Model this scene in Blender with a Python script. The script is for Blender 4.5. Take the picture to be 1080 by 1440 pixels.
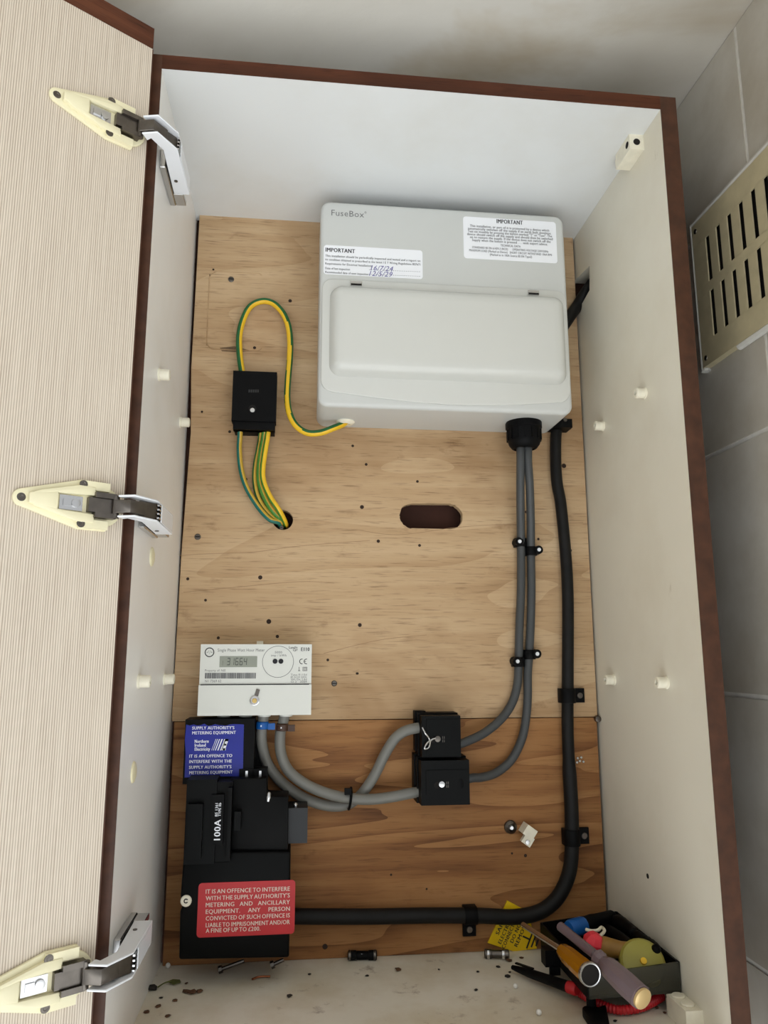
import bpy, bmesh, math, random
from mathutils import Vector, Matrix
random.seed(7)
for o in list(bpy.data.objects): bpy.data.objects.remove(o)
scene = bpy.context.scene
COL = scene.collection

# ------------------------------------------------------------------ camera
FPX = 1062.67
CAMP = Vector((0.15645, -1.00648, 0.36592))
cam_d = bpy.data.cameras.new('camera'); cam = bpy.data.objects.new('camera', cam_d); COL.objects.link(cam)
cam.location = CAMP; cam.rotation_euler = (1.7559053, 0.0013246, -0.1120119)
cam_d.sensor_fit = 'VERTICAL'; cam_d.sensor_height = 36.0; cam_d.lens = FPX * 36.0 / 1440.0
cam_d.clip_start = 0.01
scene.camera = cam
CR = cam.rotation_euler.to_matrix()

# ------------------------------------------------------------------ world, daylight, exposure
w = bpy.data.worlds.new('overcast_sky'); scene.world = w; w.use_nodes = True
bg = w.node_tree.nodes['Background']; bg.inputs[0].default_value = (0.95, 0.98, 1.0, 1); bg.inputs[1].default_value = 0.5
def area(name, loc, target, sx, sy, power, col):
    d = bpy.data.lights.new(name, 'AREA'); d.shape = 'RECTANGLE'; d.size = sx; d.size_y = sy; d.energy = power; d.color = col
    o = bpy.data.objects.new(name, d); COL.objects.link(o); o.location = loc
    o.rotation_euler = (Vector(target) - Vector(loc)).to_track_quat('-Z', 'Y').to_euler()
    return o
sd = bpy.data.lights.new('sun', 'SUN'); sd.energy = 9.5; sd.angle = 0.02; sd.color = (1.0, 0.99, 0.985)
sun = bpy.data.objects.new('sun', sd); COL.objects.link(sun); sun.location = (0.8, -3, 4)
sun.rotation_euler = Vector((-0.12, 0.42, -0.90)).to_track_quat('-Z', 'Y').to_euler()   # high sun: falls on the ground in front, not into the cabinet
vs = scene.view_settings
vs.view_transform = 'Standard'; vs.look = 'None'; vs.gamma = 1.0; vs.use_curve_mapping = False; vs.exposure = 0.66

# ------------------------------------------------------------------ pixel helpers (photo frame 1080 x 1440)
def ray(u, v): return CR @ Vector(((u - 540) / FPX, (720 - v) / FPX, -1))
def U(u, v, y=0.0):
    d = ray(u, v); return CAMP + d * ((y - CAMP.y) / d.y)
def UX(u, v, x):
    d = ray(u, v); return CAMP + d * ((x - CAMP.x) / d.x)
def UZ(u, v, z):
    d = ray(u, v); return CAMP + d * ((z - CAMP.z) / d.z)

# ------------------------------------------------------------------ materials
MATS = {}
def nodes(name):
    m = bpy.data.materials.new(name); m.use_nodes = True; MATS[name] = m
    nt = m.node_tree; b = nt.nodes['Principled BSDF']
    return m, nt, b
def lin(c): return tuple(((x / 255) / 12.92 if x / 255 <= 0.04045 else ((x / 255 + 0.055) / 1.055) ** 2.4) for x in c) + (1,)
def plain(name, rgb, rough=0.5, metal=0.0, trans=0.0, ior=1.45, var=0.0, vscale=40, bump=0.0, spec=0.5, alpha=1.0):
    m, nt, b = nodes(name)
    c = lin(rgb)
    b.inputs['Base Color'].default_value = c; b.inputs['Roughness'].default_value = rough; b.inputs['Metallic'].default_value = metal
    b.inputs['IOR'].default_value = ior; b.inputs['Transmission Weight'].default_value = trans; b.inputs['Specular IOR Level'].default_value = spec
    if var or bump:
        tc = nt.nodes.new('ShaderNodeTexCoord'); n = nt.nodes.new('ShaderNodeTexNoise'); n.inputs['Scale'].default_value = vscale; n.inputs['Detail'].default_value = 6
        nt.links.new(tc.outputs['Object'], n.inputs['Vector'])
        if var:
            r = nt.nodes.new('ShaderNodeValToRGB'); r.color_ramp.elements[0].position = 0.3; r.color_ramp.elements[1].position = 0.7
            r.color_ramp.elements[0].color = tuple(x * (1 - var) for x in c[:3]) + (1,); r.color_ramp.elements[1].color = tuple(min(1, x * (1 + var * .5)) for x in c[:3]) + (1,)
            nt.links.new(n.outputs['Fac'], r.inputs['Fac']); nt.links.new(r.outputs['Color'], b.inputs['Base Color'])
        if bump:
            bp = nt.nodes.new('ShaderNodeBump'); bp.inputs['Strength'].default_value = bump; bp.inputs['Distance'].default_value = 0.002
            nt.links.new(n.outputs['Fac'], bp.inputs['Height']); nt.links.new(bp.outputs['Normal'], b.inputs['Normal'])
    return m
def mapping(nt, scale=(1, 1, 1), loc=(0, 0, 0), rot=(0, 0, 0)):
    tc = nt.nodes.new('ShaderNodeTexCoord'); mp = nt.nodes.new('ShaderNodeMapping')
    mp.inputs['Scale'].default_value = scale; mp.inputs['Location'].default_value = loc; mp.inputs['Rotation'].default_value = rot
    nt.links.new(tc.outputs['Object'], mp.inputs['Vector']); return mp
def ramp(nt, stops):
    r = nt.nodes.new('ShaderNodeValToRGB'); e = r.color_ramp.elements
    while len(e) < len(stops): e.new(0.5)
    for k, (p, c) in enumerate(stops): e[k].position = p; e[k].color = lin(c)
    return r
def noise(nt, vec, scale, detail=5, rough=0.55, dist=0.0):
    n = nt.nodes.new('ShaderNodeTexNoise'); n.inputs['Scale'].default_value = scale; n.inputs['Detail'].default_value = detail
    n.inputs['Roughness'].default_value = rough; n.inputs['Distortion'].default_value = dist
    nt.links.new(vec.outputs[0], n.inputs['Vector']); return n
def mixc(nt, fac, a, b, mode='MIX', f=None):
    m = nt.nodes.new('ShaderNodeMix'); m.data_type = 'RGBA'; m.blend_type = mode
    if f is not None: m.inputs[0].default_value = f
    if fac is not None: nt.links.new(fac, m.inputs[0])
    for s, i in ((a, 6), (b, 7)):
        if isinstance(s, tuple): m.inputs[i].default_value = s
        else: nt.links.new(s, m.inputs[i])
    return m.outputs[2]
def wood(name, stops, freq=9.0, stretch=(1.3, 1.3, 6.5), contrast=0.5, fine=0.5, bump=0.08, loc=(0, 0, 0), grime=0.7):
    """plain-sawn veneer: growth rings as contour lines of a stretched noise field, plus pores and grime"""
    m, nt, b = nodes(name)
    fld = noise(nt, mapping(nt, stretch, loc), 1.0, 2.5, 0.45, 0.25)
    def math_(op, a, bv=None):
        n = nt.nodes.new('ShaderNodeMath'); n.operation = op
        nt.links.new(a, n.inputs[0])
        if bv is not None:
            if isinstance(bv, float): n.inputs[1].default_value = bv
            else: nt.links.new(bv, n.inputs[1])
        return n.outputs[0]
    ringn = math_('FRACT', math_('MULTIPLY', fld.outputs['Fac'], freq))
    ringn = math_('POWER', ringn, 1.8)
    fib = noise(nt, mapping(nt, (7, 7, 260), loc), 1.0, 7, 0.65)
    mid = noise(nt, mapping(nt, (2.0, 2.0, 38), loc), 1.0, 4, 0.6)
    fac = math_('ADD', math_('MULTIPLY', ringn, -contrast), math_('ADD', math_('MULTIPLY', mid.outputs['Fac'], 0.9), math_('MULTIPLY', fib.outputs['Fac'], 0.35)))
    r1 = ramp(nt, stops); nt.links.new(fac, r1.inputs['Fac'])
    st = noise(nt, mapping(nt, (26, 26, 520), (loc[0] + 3, 0, 0)), 1.0, 3, 0.6)
    r2 = ramp(nt, [(0.30, (128, 108, 88)), (0.44, (255, 255, 255))]); nt.links.new(st.outputs['Fac'], r2.inputs['Fac'])
    out = mixc(nt, None, r1.outputs['Color'], r2.outputs['Color'], 'MULTIPLY', fine)
    g = noise(nt, mapping(nt, (16, 16, 34), loc), 1.0, 5, 0.7); r3 = ramp(nt, [(0.60, (255, 255, 255)), (0.80, (160, 138, 112))])
    nt.links.new(g.outputs['Fac'], r3.inputs['Fac']); out = mixc(nt, None, out, r3.outputs['Color'], 'MULTIPLY', grime)
    sn = noise(nt, mapping(nt, (3.0, 3.0, 6.0), (loc[0] + 1.7, 0, loc[2] + .4)), 1.0, 4, 0.6, 0.4); r4 = ramp(nt, [(0.48, (255, 255, 255)), (0.72, (196, 176, 152))])
    nt.links.new(sn.outputs['Fac'], r4.inputs['Fac']); out = mixc(nt, None, out, r4.outputs['Color'], 'MULTIPLY', grime)
    nt.links.new(out, b.inputs['Base Color'])
    b.inputs['Roughness'].default_value = 0.62; b.inputs['Specular IOR Level'].default_value = 0.25
    bp = nt.nodes.new('ShaderNodeBump'); bp.inputs['Strength'].default_value = bump; bp.inputs['Distance'].default_value = 0.001
    nt.links.new(fib.outputs['Fac'], bp.inputs['Height']); nt.links.new(bp.outputs['Normal'], b.inputs['Normal'])
    return m
def laminate(name, base, dirt, scale=(6, 6, 6), lo=0.55, hi=0.8, rough=0.35, extra=None):
    m, nt, b = nodes(name)
    n = noise(nt, mapping(nt, scale), 1.0, 7, 0.6); r = ramp(nt, [(lo, base), (hi, dirt)])
    nt.links.new(n.outputs['Fac'], r.inputs['Fac']); out = r.outputs['Color']
    if extra:
        n2 = noise(nt, mapping(nt, extra[0]), 1.0, 8, 0.7); r2 = ramp(nt, [(extra[1], (255, 255, 255)), (extra[2], extra[3])])
        nt.links.new(n2.outputs['Fac'], r2.inputs['Fac']); out = mixc(nt, None, out, r2.outputs['Color'], 'MULTIPLY', 1.0)
    nt.links.new(out, b.inputs['Base Color']); b.inputs['Roughness'].default_value = rough; b.inputs['Specular IOR Level'].default_value = 0.4
    return m

M_PLY = wood('pale_plywood', [(0.12, (150, 116, 82)), (0.40, (186, 154, 116)), (0.62, (198, 168, 131)), (0.85, (208, 180, 143))], freq=7.0, contrast=0.2, fine=0.45)
M_FIR = wood('fir_plywood', [(0.08, (92, 56, 30)), (0.30, (132, 88, 50)), (0.50, (156, 110, 66)), (0.8, (172, 126, 80))], freq=12.0, stretch=(0.9, 0.9, 8.5), contrast=0.36, fine=0.4, loc=(0.3, 0.1, 0.2))
M_WHITE = laminate('white_laminate', (244, 242, 238), (232, 228, 219), (5, 5, 5), 0.5, 0.85)
M_SIDE = laminate('beige_white_laminate', (232, 227, 211), (218, 210, 190), (5, 5, 5), 0.45, 0.85, 0.35, ((30, 30, 9), 0.68, 0.8, (205, 198, 182)))
M_TOP = laminate('cool_white_laminate', (227, 229, 229), (218, 217, 212), (5, 5, 5), 0.5, 0.85)
M_FLOORLAM = laminate('dirty_white_laminate', (232, 226, 212), (204, 190, 162), (9, 9, 9), 0.42, 0.75, 0.5, ((28, 28, 28), 0.6, 0.8, (130, 100, 70)))
M_BROWN = wood('teak_edging', [(0.2, (58, 32, 20)), (0.5, (86, 48, 30)), (0.8, (106, 62, 40))], freq=6.0, contrast=0.3, fine=0.6)
M_BROWNV = plain('dark_teak_edging', (80, 49, 33), 0.45, var=0.35, vscale=60)
M_CREAM = plain('cream_plastic', (236, 228, 192), 0.35, var=0.06, vscale=30)
M_PEG = plain('ivory_plastic', (240, 234, 214), 0.35, var=0.08, vscale=80)
M_STEEL = plain('bright_steel', (200, 200, 200), 0.25, 1.0)
M_DSTEEL = plain('dark_steel', (110, 104, 98), 0.35, 1.0, var=0.2, vscale=90)
M_BRASS = plain('brass', (205, 175, 110), 0.3, 1.0)
M_WPAINT = plain('white_enamel', (232, 234, 238), 0.25)
M_FUSE = plain('fusebox_enamel', (203, 204, 200), 0.33, var=0.015, vscale=15)
M_FUSEB = plain('fusebox_cover_plastic', (208, 208, 202), 0.13, var=0.01, vscale=15)
M_STICK = plain('white_sticker', (242, 243, 246), 0.4)
M_INK = plain('black_ink', (32, 32, 36), 0.6)
M_GINK = plain('grey_ink', (112, 112, 112), 0.6)
M_PEN = plain('violet_pen_ink', (90, 84, 150), 0.6)
M_BLACK = plain('black_plastic', (12, 12, 13), 0.5, var=0.25, vscale=60, spec=0.12)
M_BLACKG = plain('satin_black_moulding', (11, 12, 12), 0.45, var=0.2, vscale=40, spec=0.12)
M_BAKE = plain('dusty_black_bakelite', (15, 15, 15), 0.5, var=0.35, vscale=25, spec=0.12)
M_RUB = plain('dusty_black_cable_sheath', (20, 19, 18), 0.55, var=0.4, vscale=50, spec=0.3)
M_GREY = plain('grey_cable_sheath', (122, 121, 115), 0.45, var=0.06, vscale=30)
M_DGREY = plain('dark_grey_cable_sheath', (68, 70, 71), 0.45, var=0.06, vscale=30)
M_GREEN = plain('green_insulation', (30, 98, 52), 0.4)
M_TEAL = plain('teal_green_insulation', (22, 104, 92), 0.4)
M_LGREEN = plain('light_green_insulation', (66, 128, 46), 0.4)
M_YEL = plain('yellow_insulation', (236, 190, 40), 0.4)
M_DYEL = plain('ochre_insulation', (205, 165, 60), 0.4)
M_METER = plain('meter_white_plastic', (222, 223, 216), 0.4, var=0.015, vscale=20)
M_LCD = plain('lcd_glass', (150, 154, 142), 0.2)
M_LCDD = plain('lcd_segment', (62, 64, 60), 0.4)
M_BLUE = plain('blue_sticker_print', (14, 30, 146), 0.35, var=0.1, vscale=40)
M_RED = plain('red_sticker_print', (190, 25, 31), 0.4, var=0.06, vscale=40)
M_SILV = plain('silver_print', (226, 214, 200), 0.5)
M_WPRINT = plain('white_print', (236, 238, 245), 0.5)
M_TAG = plain('yellow_tag_vinyl', (240, 200, 20), 0.4, var=0.08, vscale=60)
M_BLUEP = plain('blue_plastic', (20, 92, 170), 0.35)
M_BRNP = plain('brown_plastic', (72, 48, 36), 0.4)
M_REDP = plain('red_plastic', (190, 32, 40), 0.35)
M_PINK = plain('coral_red_plastic', (226, 56, 70), 0.45)
M_AMBER = plain('amber_acetate', (178, 116, 18), 0.18, trans=0.25)
M_VIOL = plain('clear_violet_acetate', (150, 130, 136), 0.15, trans=0.45)
M_OLIVE = plain('yellow_green_plastic', (168, 160, 70), 0.35, trans=0.25)
M_TAN = plain('tan_wood_handle', (150, 112, 50), 0.5, var=0.3, vscale=50)
M_GOLD = plain('cream_brass_cap', (226, 196, 140), 0.3, 0.4)
M_SMOKE = plain('smoked_plastic', (96, 94, 80), 0.2, trans=0.75)
M_TILE = laminate('glazed_tile', (200, 195, 184), (172, 163, 146), (7, 7, 7), 0.35, 0.7, 0.35)
M_GROUT = plain('pale_grout', (222, 219, 211), 0.8, var=0.15, vscale=60)
M_VENT = plain('aged_vent_plastic', (190, 178, 144), 0.45, var=0.12, vscale=40)
M_CAULK = plain('pale_caulk', (205, 202, 194), 0.7, var=0.1, vscale=60)
M_DARK = plain('dark_cavity', (22, 18, 16), 0.9)
M_HOLE = plain('dark_nail_hole', (48, 32, 22), 0.8)
M_COPPER = plain('copper_wire', (150, 90, 60), 0.4, 0.8)
M_CRUMB = plain('brown_debris', (96, 66, 44), 0.8, var=0.4, vscale=200)
M_DCRUMB = plain('dark_debris', (44, 38, 34), 0.8)
M_WCRUMB = plain('white_bead', (232, 230, 224), 0.5)
M_LEAF = plain('dried_green_leaf', (96, 100, 52), 0.7)
M_ROOMFLOOR = plain('pale_concrete_floor', (184, 188, 190), 0.8, var=0.2, vscale=3)
M_BRICKY = plain('cavity_masonry', (70, 42, 32), 0.9, var=0.3, vscale=20)
M_BACKWALL = plain('painted_wall', (190, 186, 178), 0.8, var=0.1, vscale=6)

def ceiling_mat():
    m, nt, b = nodes('patchy_ceiling_paint')
    n = noise(nt, mapping(nt, (2.6, 2.6, 2.6), (0.4, 0.2, 0)), 1.0, 6, 0.55, 0.6)
    r = ramp(nt, [(0.3, (190, 183, 170)), (0.5, (205, 200, 190)), (0.7, (214, 210, 202))]); nt.links.new(n.outputs['Fac'], r.inputs['Fac'])
    n2 = noise(nt, mapping(nt, (3, 4, 3), (2.3, 0.5, 0)), 1.0, 5, 0.6, 0.3)
    r2 = ramp(nt, [(0.50, (255, 255, 255)), (0.66, (226, 214, 194)), (0.80, (242, 236, 226))]); nt.links.new(n2.outputs['Fac'], r2.inputs['Fac'])
    nt.links.new(mixc(nt, None, r.outputs['Color'], r2.outputs['Color'], 'MULTIPLY', 0.8), b.inputs['Base Color'])
    b.inputs['Roughness'].default_value = 0.7
    bp = nt.nodes.new('ShaderNodeBump'); bp.inputs['Strength'].default_value = 0.25; bp.inputs['Distance'].default_value = 0.004
    n3 = noise(nt, mapping(nt, (22, 22, 22)), 1.0, 6); nt.links.new(n3.outputs['Fac'], bp.inputs['Height']); nt.links.new(bp.outputs['Normal'], b.inputs['Normal'])
    return m
M_CEIL = ceiling_mat()
def ribbed():
    m, nt, b = nodes('ribbed_cream_laminate')
    mp = mapping(nt, (1, 1, 1))
    wv = nt.nodes.new('ShaderNodeTexWave'); wv.wave_type = 'BANDS'; wv.bands_direction = 'X'
    wv.inputs['Scale'].default_value = 150; wv.inputs['Distortion'].default_value = 2.2; wv.inputs['Detail'].default_value = 1; wv.inputs['Detail Scale'].default_value = 0.6
    nt.links.new(mapping(nt, (1, 1, 0.03)).outputs[0], wv.inputs['Vector'])
    n = noise(nt, mapping(nt, (330, 330, 9)), 1.0, 4, 0.7)
    r = ramp(nt, [(0.12, (158, 140, 122)), (0.5, (206, 193, 176)), (0.85, (226, 214, 197))])
    mm = nt.nodes.new('ShaderNodeMath'); mm.operation = 'MULTIPLY_ADD'; mm.inputs[1].default_value = 0.5
    nt.links.new(wv.outputs['Fac'], mm.inputs[0])
    m2 = nt.nodes.new('ShaderNodeMath'); m2.operation = 'MULTIPLY'; m2.inputs[1].default_value = 0.55; nt.links.new(n.outputs['Fac'], m2.inputs[0]); nt.links.new(m2.outputs[0], mm.inputs[2])
    nt.links.new(mm.outputs[0], r.inputs['Fac']); nt.links.new(r.outputs['Color'], b.inputs['Base Color']); b.inputs['Roughness'].default_value = 0.55
    bp = nt.nodes.new('ShaderNodeBump'); bp.inputs['Strength'].default_value = 0.25; bp.inputs['Distance'].default_value = 0.0006
    nt.links.new(wv.outputs['Fac'], bp.inputs['Height']); nt.links.new(bp.outputs['Normal'], b.inputs['Normal'])
    return m
M_RIB = ribbed()

# ------------------------------------------------------------------ geometry kit
def rrect(x0, x1, z0, z1, r, n=6):
    pts = []
    for cx, cz, a0 in ((x1 - r, z1 - r, 0), (x0 + r, z1 - r, 90), (x0 + r, z0 + r, 180), (x1 - r, z0 + r, 270)):
        for k in range(n + 1):
            a = math.radians(a0 + 90 * k / n); pts.append((cx + r * math.cos(a), cz + r * math.sin(a)))
    return pts
def smooth_path(pts, sub=8):
    P = [Vector(p) for p in pts]; P = [P[0] * 2 - P[1]] + P + [P[-1] * 2 - P[-2]]; out = []
    for i in range(1, len(P) - 2):
        a, b, c, d = P[i - 1], P[i], P[i + 1], P[i + 2]
        for k in range(sub):
            t = k / sub; out.append(0.5 * ((2 * b) + (c - a) * t + (2 * a - 5 * b + 4 * c - d) * t * t + (3 * b - a - 3 * c + d) * t ** 3))
    out.append(P[-2]); return out
class G:
    def __init__(s): s.bm = bmesh.new()
    def _bevel(s, faces, bev, seg):
        if bev <= 0: return
        es = {e for f in faces for e in f.edges if len(e.link_faces) == 2 and e.calc_face_angle(0) > 0.5}
        bmesh.ops.bevel(s.bm, geom=list(es), offset=bev, segments=seg, profile=0.5, affect='EDGES', clamp_overlap=True)
    def box(s, x0, x1, y0, y1, z0, z1, bev=0.0, seg=2, mi=0, mat=None):
        vs = [s.bm.verts.new((x, y, z)) for x in (x0, x1) for y in (y0, y1) for z in (z0, z1)]
        if mat is not None:
            for v in vs: v.co = mat @ v.co
        fs = [s.bm.faces.new([vs[i] for i in q]) for q in ((0, 1, 3, 2), (4, 6, 7, 5), (0, 4, 5, 1), (2, 3, 7, 6), (0, 2, 6, 4), (1, 5, 7, 3))]
        for f in fs: f.material_index = mi
        s._bevel(fs, bev, seg); return s
    def prism(s, pts, a, b, axis='y', bev=0.0, seg=2, mi=0, mat=None, taper=0.0):
        def mk(p, h, t=1.0): 
            x, z = p
            if t != 1.0: x = cx + (x - cx) * t; z = cz + (z - cz) * t
            v = Vector((x, h, z)) if axis == 'y' else (Vector((h, x, z)) if axis == 'x' else Vector((x, z, h)))
            return mat @ v if mat is not None else v
        cx = sum(p[0] for p in pts) / len(pts); cz = sum(p[1] for p in pts) / len(pts)
        A = [s.bm.verts.new(mk(p, a)) for p in pts]; B = [s.bm.verts.new(mk(p, b, 1 - taper)) for p in pts]; n = len(pts)
        fs = [s.bm.faces.new(A), s.bm.faces.new(B[::-1])]
        for k in range(n): fs.append(s.bm.faces.new((A[k], B[k], B[(k + 1) % n], A[(k + 1) % n])))
        for f in fs: f.material_index = mi
        bmesh.ops.recalc_face_normals(s.bm, faces=fs)
        s._bevel(fs, bev, seg); return s
    def lathe(s, o, axis, prof, n=20, mi=0):
        o = Vector(o); ax = Vector(axis).normalized(); q = ax.to_track_quat('Z', 'Y'); e1 = q @ Vector((1, 0, 0)); e2 = q @ Vector((0, 1, 0)); rings = []
        for r, h in prof:
            if r <= 1e-7: rings.append([s.bm.verts.new(o + ax * h)])
            else: rings.append([s.bm.verts.new(o + ax * h + (e1 * math.cos(2 * math.pi * k / n) + e2 * math.sin(2 * math.pi * k / n)) * r) for k in range(n)])
        fs = []
        for A, B in zip(rings, rings[1:]):
            for k in range(n):
                if len(A) == 1 and len(B) == 1: continue
                if len(A) == 1: f = (A[0], B[k], B[(k + 1) % n])
                elif len(B) == 1: f = (A[k], B[0], A[(k + 1) % n])
                else: f = (A[k], B[k], B[(k + 1) % n], A[(k + 1) % n])
                fs.append(s.bm.faces.new(f))
        for R in (rings[0], rings[-1]):
            if len(R) > 2: fs.append(s.bm.faces.new(R))
        for f in fs: f.material_index = mi
        bmesh.ops.recalc_face_normals(s.bm, faces=fs); return s
    def cyl(s, p0, p1, r0, r1=None, n=16, mi=0, ch=0.0):
        p0 = Vector(p0); p1 = Vector(p1); L = (p1 - p0).length; r1 = r0 if r1 is None else r1
        return s.lathe(p0, p1 - p0, [(0, 0), (r0 - ch, 0), (r0, ch), (r1, L - ch), (r1 - ch, L), (0, L)] if ch else [(0, 0), (r0, 0), (r1, L), (0, L)], n, mi)
    def tube(s, pts, r, n=14, stripe=None, sub=8, mi=0, up=(0, -1, 0), rib=0.0):
        P = smooth_path(pts, sub); rings = []; N = len(P); upv = Vector(up)
        for i, p in enumerate(P):
            t = (P[min(i + 1, N - 1)] - P[max(i - 1, 0)]).normalized()
            side = t.cross(upv)
            if side.length < 1e-4: side = t.cross(Vector((1, 0.01, 0)))
            side.normalize(); nn = side.cross(t).normalized()
            rr = r(i / (N - 1)) if callable(r) else r
            if rib and i % 2: rr *= 1 - rib
            rings.append([s.bm.verts.new(p + (side * math.cos(2 * math.pi * k / n) + nn * math.sin(2 * math.pi * k / n)) * rr) for k in range(n)])
        fs = []
        for i in range(N - 1):
            for k in range(n):
                f = s.bm.faces.new((rings[i][k], rings[i][(k + 1) % n], rings[i + 1][(k + 1) % n], rings[i + 1][k])); f.material_index = mi
                if stripe:
                    a = (k + .5) * 360 / n; c = stripe[0](i / (N - 1)) if callable(stripe[0]) else stripe[0]
                    d = abs((a - c + 180) % 360 - 180); f.material_index = 1 if d < (stripe[1](i / (N - 1)) if callable(stripe[1]) else stripe[1]) else 0
                fs.append(f)
        fs.append(s.bm.faces.new(rings[0])); fs.append(s.bm.faces.new(rings[-1]))
        bmesh.ops.recalc_face_normals(s.bm, faces=fs); return s
    def text(s, txt, p0, p1, h, n=(0, -1, 0), fit='scale', bold=0.0, mi=0, shear=0.0, lift=0.0002):
        """print txt flat on a surface with normal n; baseline from p0 to p1, capital height h (metres)"""
        def make(sw):
            cu = bpy.data.curves.new('t', 'FONT'); cu.body = txt; cu.resolution_u = 2; cu.space_character = 1.05 + bold * 1.5; cu.shear = shear; cu.space_word = sw; cu.fill_mode = 'FRONT'
            ob = bpy.data.objects.new('t', cu); COL.objects.link(ob)
            me = bpy.data.meshes.new_from_object(ob.evaluated_get(bpy.context.evaluated_depsgraph_get()))
            bpy.data.objects.remove(ob); bpy.data.curves.remove(cu); return me
        p0 = Vector(p0); p1 = Vector(p1); nn = Vector(n).normalized(); W = (p1 - p0).length; dx = (p1 - p0).normalized(); dy = nn.cross(dx)
        me = make(1.0); xs = [v.co.x for v in me.vertices]
        if not xs: return s
        sc = h / 0.69
        if fit == 'space' and ' ' in txt:
            w1 = (max(xs) - min(xs)) * sc; m2 = make(2.0); xs2 = [v.co.x for v in m2.vertices]; w2 = (max(xs2) - min(xs2)) * sc
            sw = 1 + (W - w1) / max(1e-6, w2 - w1); bpy.data.meshes.remove(m2)
            bpy.data.meshes.remove(me); me = make(max(0.6, min(6, sw))); xs = [v.co.x for v in me.vertices]
        sx = W / (max(xs) - min(xs)); x0 = min(xs)
        M = {}
        for q, off in enumerate(((-bold * 1.2, bold * 1.2) if bold > 0.008 else (0.0,))):
            for v in me.vertices: M[v.index] = s.bm.verts.new(p0 + dx * ((v.co.x - x0 + off) * sx) + dy * (v.co.y * sc) + nn * (lift + q * .00002))
            for p in me.polygons:
                try: f = s.bm.faces.new([M[i] for i in p.vertices]); f.material_index = mi
                except ValueError: pass
        bpy.data.meshes.remove(me); return s
    def tpx(s, txt, a, b, hpx, y, **k):
        """text on the plane y, from pixel a to pixel b (levelled), capital height hpx in pixels"""
        A = U(a[0], a[1], y); B = U(b[0], b[1], y); z = (A.z + B.z) / 2
        if not k.pop('tilt', False): A.z = B.z = z
        h = (U(a[0], a[1], y) - U(a[0], a[1] - hpx, y)).length
        return s.text(txt, A, B, h, **k)
    def poly(s, pts3, mi=0):
        f = s.bm.faces.new([s.bm.verts.new(p) for p in pts3]); f.material_index = mi; return s
WLOC = {}
def link(o, parent, wloc):
    COL.objects.link(o); wloc = Vector(wloc); WLOC[o.name] = wloc
    if parent is not None: o.parent = parent; o.location = wloc - WLOC[parent.name]
    else: o.location = wloc
    return o
def obj(name, g, mats, parent=None, sm=35, origin=None, rotz=None, label=None, cat=None, group=None, kind=None):
    me = bpy.data.meshes.new(name); bm = g.bm
    if rotz is None and origin is None:
        cs = [v.co for v in bm.verts]; origin = Vector(((min(c.x for c in cs) + max(c.x for c in cs)) / 2, (min(c.y for c in cs) + max(c.y for c in cs)) / 2, min(c.z for c in cs)))
    if rotz is None: bmesh.ops.translate(bm, vec=-Vector(origin), verts=bm.verts)
    bm.to_mesh(me); bm.free()
    for m in (mats if isinstance(mats, (list, tuple)) else [mats]): me.materials.append(m)
    me.polygons.foreach_set('use_smooth', [True] * len(me.polygons)); me.set_sharp_from_angle(angle=math.radians(sm))
    o = bpy.data.objects.new(name, me); link(o, parent, origin)
    if rotz is not None: o.rotation_euler = (0, 0, rotz)
    return tag(o, label, cat, group, kind)
def tag(o, label=None, cat=None, group=None, kind=None):
    for k, v in (('label', label), ('category', cat), ('group', group), ('kind', kind)):
        if v: o[k] = v
    return o
def thing(name, loc, label, cat, group=None):
    o = bpy.data.objects.new(name, None); o.empty_display_size = 0.02; link(o, None, loc); return tag(o, label, cat, group)
def dup(o, parent, wloc, rot=None):
    c = o.copy(); c.parent = None; link(c, parent, wloc)
    if rot is not None: c.rotation_euler = rot
    return c

# ------------------------------------------------------------------ dimensions from the photograph
W, H, D, T = 0.56, 0.982, 0.277, 0.018
TT = 0.0165
XW, ZC = 0.65, 1.0860           # side wall and ceiling
# ------------------------------------------------------------------ the room
ZF = -1.35
obj('floor', G().box(-1.6, 6, -9, 0.13, ZF - 0.05, ZF), M_ROOMFLOOR, kind='structure', label='pale concrete floor running out into the sun')
obj('ceiling', G().box(-1.6, XW + 0.115, -1.7, 0.13, ZC, ZC + 0.05), M_CEIL, kind='structure', label='patchy off white painted ceiling above the cabinet')
obj('wall_back', G().box(-1.6, XW + 0.115, 0.03, 0.13, ZF, ZC), M_BRICKY, kind='structure', label='masonry wall behind the cabinet')
obj('wall_left', G().box(-1.7, -1.6, -1.7, 0.13, ZF, ZC), M_BACKWALL, kind='structure', label='painted side wall of the room')
wr = obj('wall_right', G().box(XW + 0.0012, XW + 0.115, -0.64, 0.03, ZF, ZC), M_GROUT, kind='structure', label='tiled wall beside the cabinet')
Z0 = UX(1065, 1359, XW).z; PT = (UX(1035, 624, XW).z - Z0) / 2; 
Y0 = UX(1040, 110, XW).y
g0 = 0.0028
tile0 = None; PW = 0.36
for r in range(-5, 4):
    for c in range(-4, 2):
        za, zb = Z0 + r * PT + g0, min(ZC - 0.001, Z0 + (r + 1) * PT - g0)
        ya, yb = max(-0.64, Y0 + c * PW + g0), min(0.028, Y0 + (c + 1) * PW - g0)
        if yb - ya < 0.02 or zb - za < 0.02: continue
        if tile0 is None or r == 3 or yb - ya < PW - 0.01:
            t = obj('tile', G().box(XW, XW + 0.0011, ya, yb, za, zb, 0.0005, 2), M_TILE, wr)
            if tile0 is None and r < 3: tile0 = t
        else:
            dup(tile0, wr, (XW + 0.00055, (ya + yb) / 2, za))

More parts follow.
